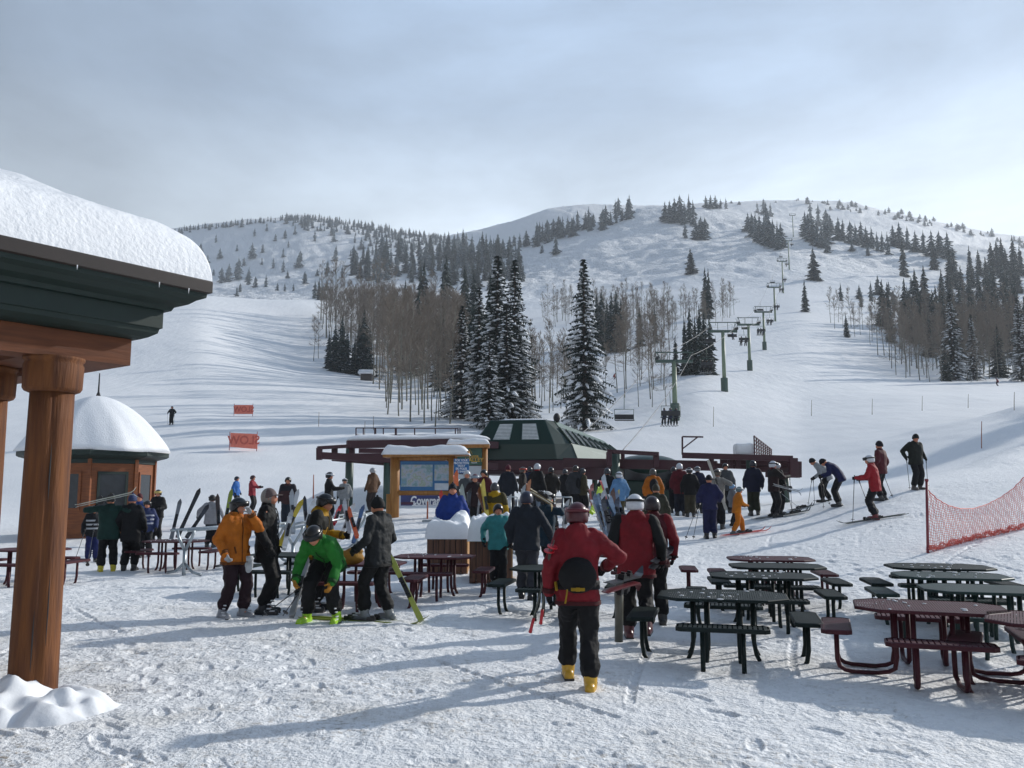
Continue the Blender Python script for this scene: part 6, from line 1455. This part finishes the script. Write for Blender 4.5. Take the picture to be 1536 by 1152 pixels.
fir(1036, 411, 40, 'mid', gE, 1.7, 'broad lone fir on the open central slope')
fir(1059, 478, 80, 'mid', gE, .75, 'left of two very slim tall firs standing as a twin column'); fir(1064, 478, 78, 'mid', gE, .7, 'right of two very slim tall firs standing as a twin column')
for x, y, h in ((1122, 348, 30), (1128, 355, 38), (1134, 360, 44), (1140, 364, 44), (1147, 366, 46), (1154, 368, 48), (1160, 372, 46), (1167, 374, 44), (1172, 372, 40), (1136, 320, 18), (1146, 322, 26), (1156, 325, 22), (1150, 345, 44)): fir(x, y, h, 'fr', gE)
for x, y, h in ((1208, 352, 36), (1213, 358, 40), (1219, 364, 44), (1226, 370, 40), (1233, 372, 38), (1240, 366, 40), (1216, 335, 34), (1228, 340, 36), (1240, 345, 34), (1246, 350, 30), (1241, 379, 26), (1258, 360, 36), (1265, 362, 34), (1276, 365, 36), (1284, 368, 34), (1292, 366, 36), (1300, 370, 32), (1278, 378, 24), (1308, 372, 34), (1316, 376, 30), (1324, 378, 32), (1332, 382, 36), (1302, 384, 18), (1340, 370, 34), (1350, 372, 40), (1362, 374, 36), (1374, 378, 34), (1386, 380, 36), (1398, 384, 40), (1410, 384, 40), (1422, 388, 42)): fir(x, y, h, 'fr', gF)
fir(1221, 421, 52, 'mid', gF, 1.3, 'bushy lone fir right of the upper lift towers'); fir(1208, 468, 50, 'mid', gF, .9, 'slim conical lone fir below the bushy one, right of the lift')
fir(1356, 415, 58, 'mid', gF, 1.1, 'tall dark fir standing clear above the right-hand forest'); fir(1402, 405, 44, 'mid', gF, 1.2, 'rounded dark fir on the ridge line above the right-hand forest')
for x, y in scatter([(1240, 430), (1340, 420), (1400, 440), (1340, 470), (1250, 465)], 9, 16): fir(x, y, rnd.uniform(22, 34), 'fr', gF)
for x, y in scatter([(1400, 425), (1536, 400), (1600, 410), (1600, 480), (1536, 480), (1405, 475)], 36, 9): fir(x, y, rnd.uniform(38, 62), 'mid', gG)
for x, y in ((1488, 408), (1497, 410), (1510, 412), (1522, 408), (1532, 414), (1545, 410), (1516, 430), (1528, 440)): fir(x, y, rnd.uniform(36, 52), 'mid', gG, 1.2)
for x, y in scatter([(1320, 485), (1400, 480), (1536, 480), (1600, 490), (1600, 545), (1400, 545), (1325, 510)], 52, 9): fir(x, y, rnd.uniform(55, 95), 'mid', gG)
for x, y, h, l_ in ((1432, 570, 132, 'tallest snowy fir at the front of the right-hand forest'), (1462, 570, 100, 'shorter snowy fir at the front right of the forest'), (1420, 572, 62, 'small snow laden fir at the foot of the tallest one'), (1534, 572, 128, 'big snowy fir cut by the right edge of the picture'), (1500, 566, 84, 'dark fir between the red skier and the edge of the picture'), (1270, 506, 36, 'little dark fir in front of the right-hand aspens')): fir(x, y, h, 'near' if h > 90 else 'mid', gG, 1.0, l_)
band([(1240, 304), (1300, 312), (1350, 320), (1450, 343), (1536, 361)], 60, (4, 11), gH, dy=(0, 12), w=1.6); fir(1211, 306, 12, 'fr', gH, 1.6)
band([(1060, 306), (1200, 300), (1240, 304)], 14, (3, 6), gH, dy=(0, 3), w=1.8)
gI = 'firs between the lift and the tall lone fir'
for x, y, h in ((1028, 560, 88), (1036, 562, 104), (1044, 560, 86), (1051, 562, 108), (1058, 560, 96), (1066, 562, 92), (896, 520, 82), (903, 522, 90), (911, 524, 76), (918, 526, 92), (925, 528, 96), (932, 528, 82), (960, 520, 64), (983, 515, 58), (906, 526, 60)): fir(x, y, h, 'mid', gI, .8)
fir(1014, 562, 60, 'mid', gI)
gJ = 'firs standing among the left aspens'
for x, y, h, l_ in ((502, 557, 74, 'snowy fir at the edge of the left run, leftmost of the grove'), (531, 561, 54, 'small snowy fir between two taller ones by the little shed'), (545, 563, 102, 'narrow dark fir rising behind the little shed')): fir(x, y, h, 'mid', gJ, 1.1, l_)
for x, y, h in ((493, 553, 58), (512, 559, 86), (520, 560, 66), (553, 565, 70), (538, 560, 80)): fir(x, y, h, 'mid', gJ)
for x, y in scatter([(600, 500), (760, 500), (770, 600), (640, 600), (600, 560)], 20, 14): fir(x, y, rnd.uniform(100, 150), 'mid', gJ, .85)
for x, y, h, w, l_ in ((746, 640, 262, 1.05, 'tallest snow laden fir in the big group behind the terminal'), (772, 634, 250, .95, 'snow laden fir right of the tallest in the big group'), (718, 632, 205, 1.0, 'snow laden fir left of the tallest in the big group'), (692, 628, 172, 1.15, 'lower snowy fir at the left edge of the big group'), (760, 642, 190, 1.2, 'wide snowy fir in front of the tallest, behind the terminal roof'),
                       (734, 644, 150, 1.25, 'short broad snowy fir low in the big group'), (780, 642, 140, 1.3, 'squat snowy fir at the lower right of the big group'), (878, 645, 262, .92, 'tall lone snow laden fir behind the right end of the terminal')): fir(x, y, h, 'near', gJ, w, l_)
# aspens
def asp(px, py, h, grp, lab=None): ASPS.append([px, py, h, grp, lab])
a1 = 'bare aspens at the front of the left grove'; a2 = 'bare aspens filling the left grove'; a3 = 'bare aspens behind the terminal'; a4 = 'bare aspens in the row above the lift'; a5 = 'bare aspens of the right-hand grove'
for x, y in scatter([(565, 600), (585, 598), (660, 610), (700, 615), (700, 645), (600, 635), (572, 622)], 26, 9): asp(x, y, rnd.uniform(125, 185), a1)
for x, y in ((471, 542), (478, 538)): asp(x, y, 70, a2)
for x, y in scatter([(478, 480), (620, 480), (640, 520), (700, 560), (690, 600), (570, 590), (500, 540)], 105, 8): asp(x, y, 52 + (y - 480) * .85 + rnd.uniform(-8, 14), a2)
for x, y in scatter([(790, 585), (860, 590), (865, 625), (795, 628)], 12, 11): asp(x, y, rnd.uniform(75, 125), a3)
for x, y in scatter([(900, 575), (1000, 560), (1005, 622), (905, 618)], 13, 14): asp(x, y, rnd.uniform(85, 145), a3)
for x, y in scatter([(812, 468), (870, 466), (1105, 468), (1060, 500), (815, 492)], 70, 5): asp(x, y, rnd.uniform(36, 54), a4)
for x, y in scatter([(930, 505), (1010, 505), (1015, 560), (930, 560)], 24, 9): asp(x, y, rnd.uniform(52, 80), a4)
for x, y in scatter([(1240, 480), (1330, 500), (1340, 535), (1245, 490)], 20, 8): asp(x, y, rnd.uniform(42, 62), a5)
for x, y in scatter([(1310, 530), (1400, 545), (1536, 535), (1536, 568), (1400, 575), (1350, 568)], 68, 7): asp(x, y, rnd.uniform(76, 104), a5)
for x, y in scatter([(1200, 440), (1290, 425), (1330, 455), (1240, 470)], 9, 14): asp(x, y, rnd.uniform(22, 34), a5)
for x, y in scatter([(236, 462), (300, 446), (304, 450), (262, 470), (236, 478)], 16, 5): asp(x, y, rnd.uniform(14, 24), a5, 'low bare shrub on the crest of the left run')
THICK = []
for pl, n_, sp_, hr in (([(812, 470), (870, 468), (1105, 470), (1065, 498), (815, 490)], 110, 3, (34, 52)), ([(890, 500), (1000, 500), (1000, 545), (890, 540)], 16, 7, (45, 70)), ([(480, 478), (625, 478), (690, 540), (690, 590), (560, 580), (490, 530)], 90, 5, (55, 110)), ([(1335, 505), (1420, 500), (1560, 500), (1560, 566), (1420, 566), (1340, 545)], 130, 5, (55, 88)), ([(790, 585), (865, 590), (865, 622), (795, 622)], 12, 8, (70, 110))):
    for x, y in scatter(pl, n_, sp_): THICK.append((x, y, rnd.uniform(*hr)))
descr = {gA: 'frosted fir, left far hill', gB: 'frosted fir on the middle skyline', gC: 'dark fir above the left aspens', gD: 'grey fir, left flank of central hill', gE: 'frosted fir high on central hill',
         gF: 'frosted fir right of upper lift towers', gG: 'dark fir in the right-hand forest', gH: 'shrubby fir on right skyline', gI: 'narrow fir beside first lift towers', gJ: 'dark fir among the left aspens'}
descra = {a1: 'bare aspen, front of left grove', a2: 'bare aspen inside left grove', a3: 'bare aspen behind the terminal', a4: 'bare aspen left of the lift line', a5: 'bare aspen of right-hand forest'}
def wherepart(items, k):
    xs = sorted(i[0] for i in items); ys = sorted(i[1] for i in items); n5 = [xs[len(xs) * j // 5] for j in range(1, 5)]; W5 = ['far left', 'left', 'middle', 'right', 'far right'][sum(k[0] >= v for v in n5)]; m = ys[len(ys) // 2]
    hs = sorted(i[2] for i in items); hm = hs[len(hs) // 2]
    return (', ' + ('shorter' if k[2] < hm else 'taller') + ' one, ' + W5 + (' rear' if k[1] < m else ' front'))
for LST, D in ((FIRS, descr), (ASPS, descra)):
    for g_ in D:
        its = [i for i in LST if i[4 if LST is FIRS else 3] == g_ and i[-1] is None]
        if len(its) > 8:
            for i in its: i.append(D[g_] + wherepart(its, i))
    for i in LST:
        if len(i) > (7 if LST is FIRS else 5): l_ = i.pop(); i[-1] = l_
FIRS.sort(key=lambda a: -a[2]); ASPS.sort(key=lambda a: -a[2])
def rest_mesh(items, protos, name, mats, label, cat, grp):
    VV, FF, MI, base = [], {3: [], 4: [], 5: [], 6: []}, {3: [], 4: [], 5: [], 6: []}, 0
    for (loc, s, sx, rz, pi_) in items:
        pm = protos[pi_]; A_ = np.array(pm.v); c, n = math.cos(rz), math.sin(rz); X = (A_[:, 0] * c - A_[:, 1] * n) * s * sx; Y = (A_[:, 0] * n + A_[:, 1] * c) * s * sx; Z = A_[:, 2] * s
        VV.append(np.stack([X + loc.x, Y + loc.y, Z + loc.z], 1))
        for f, mi in zip(pm.f, pm.m):
            FF[len(f)].append(tuple(i + base for i in f)); MI[len(f)].append(mi)
        base += len(A_)
    me = bpy.data.meshes.new(name); me.from_pydata(np.vstack(VV).tolist(), [], FF[3] + FF[4] + FF[5] + FF[6]); me.polygons.foreach_set('material_index', MI[3] + MI[4] + MI[5] + MI[6])
    for m in mats: me.materials.append(m)
    o = bpy.data.objects.new(name, me); col.objects.link(o); tag(o, label, cat, grp, 'stuff')
for i, (x, y, ht) in enumerate(((60, 74, 19), (66, 78, 22), (71, 76, 17), (74, 84, 21), (82, 88, 20), (56, 62, 15), (90, 97, 22))):        # the forest goes on beyond the right edge and shades the slope
    pr = NEAR[i % 3]; root = empty('fir_tree', (x, y, gz(x, y)), i, label='fir standing just beyond the right edge, seen only by its shadow on the slope', cat='fir tree', group='firs beyond the right edge'); root.scale = (ht / 9, ht / 9, ht / 10)
    for me in pr: o = bpy.data.objects.new(me.name, me); col.objects.link(o); o.parent = root; tag(o, kind='stuff' if me.name.startswith('branch_snow') else None)
rest = []; cnt = 0
for px, py, h, kind, grp, w_, lab in FIRS:
    hp = hit(px, py)
    if hp is None: continue
    dep = hp.y * cP + (hp.z - H) * sP; s = h * dep / F / 10.0; rz = rnd.uniform(0, 6.28); cnt += 1
    if kind == 'near':
        pr = NEAR[cnt % 3]; root = empty('fir_tree', hp, rz, label=lab, cat='fir tree', group=grp); root.scale = (s * w_, s * w_, s)
        for me in pr: o = bpy.data.objects.new(me.name, me); col.objects.link(o); o.parent = root; tag(o, kind='stuff' if me.name.startswith('branch_snow') else None)
        continue
    k = rnd.randrange(4)
    if cnt > 285: rest.append((hp, s, w_, rz, k)); continue
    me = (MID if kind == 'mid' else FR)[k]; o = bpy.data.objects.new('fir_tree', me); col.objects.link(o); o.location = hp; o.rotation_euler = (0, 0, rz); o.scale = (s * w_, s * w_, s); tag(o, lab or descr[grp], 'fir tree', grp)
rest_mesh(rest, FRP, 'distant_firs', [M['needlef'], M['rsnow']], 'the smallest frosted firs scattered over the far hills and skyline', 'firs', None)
resta = []; cnt = 0
for px, py, h, grp, lab in ASPS:
    hp = hit(px, py)
    if hp is None: continue
    dep = hp.y * cP + (hp.z - H) * sP; s = h * dep / F / 10.0; rz = rnd.uniform(0, 6.28); k = rnd.randrange(5); cnt += 1
    if cnt > 296: continue
    sc_ = (s * .85, s * .85, s)
    if h > 95:
        root = empty('aspen_tree', hp, rz, label=lab or descra[grp], cat='aspen tree', group=grp); root.scale = sc_
        for me in ASP[k][:2]: o = bpy.data.objects.new(me.name, me); col.objects.link(o); o.parent = root
    else:
        o = bpy.data.objects.new('aspen_tree', ASP[k][2]); col.objects.link(o); o.location = hp; o.rotation_euler = (0, 0, rz); o.scale = sc_; tag(o, lab or descra[grp], 'aspen tree', grp)
random_asp = []
TP = []
for s_ in range(3):
    t, b = aspen(90 + s_, dens=.6, low=.3); TP.append(joined([t, b]))
for x, y, h in THICK:
    hp = hit(x, y)
    if hp is None: continue
    dep = hp.y * cP + (hp.z - H) * sP; random_asp.append((hp, h * dep / F / 10, .95, rnd.uniform(0, 6.28), rnd.randrange(3)))
rest_mesh(random_asp, TP, 'aspen_thicket', [M['abark'], M['twig']], 'thicket of bare aspen stems filling in the brown groves on the slope', 'aspens', None)
print('firs', len(FIRS), 'aspens', len(ASPS))
# ------------------------------------------------------------------ air
hz_m = bpy.data.materials.new('haze'); hz_m.use_nodes = True; n = hz_m.node_tree.nodes; n.remove(n['Principled BSDF'])
pv = n.new('ShaderNodeVolumePrincipled'); pv.inputs['Density'].default_value = .00020; pv.inputs['Color'].default_value = (.86, .92, 1, 1); pv.inputs['Anisotropy'].default_value = .3
hz_m.node_tree.links.new(pv.outputs[0], n['Material Output'].inputs['Volume'])
mb = MB(); zlo = float(GZ.min()) - 1; zhi = float(GZ.max()) + 16; R_ = 2600
mb.box((0, 0, (zlo + zhi) / 2), (2 * R_, 2 * R_, zhi - zlo)); o = mb.build('haze', hz_m, None, kind='stuff'); o['label'] = 'thin pale haze over the far hills'; o['category'] = 'haze'
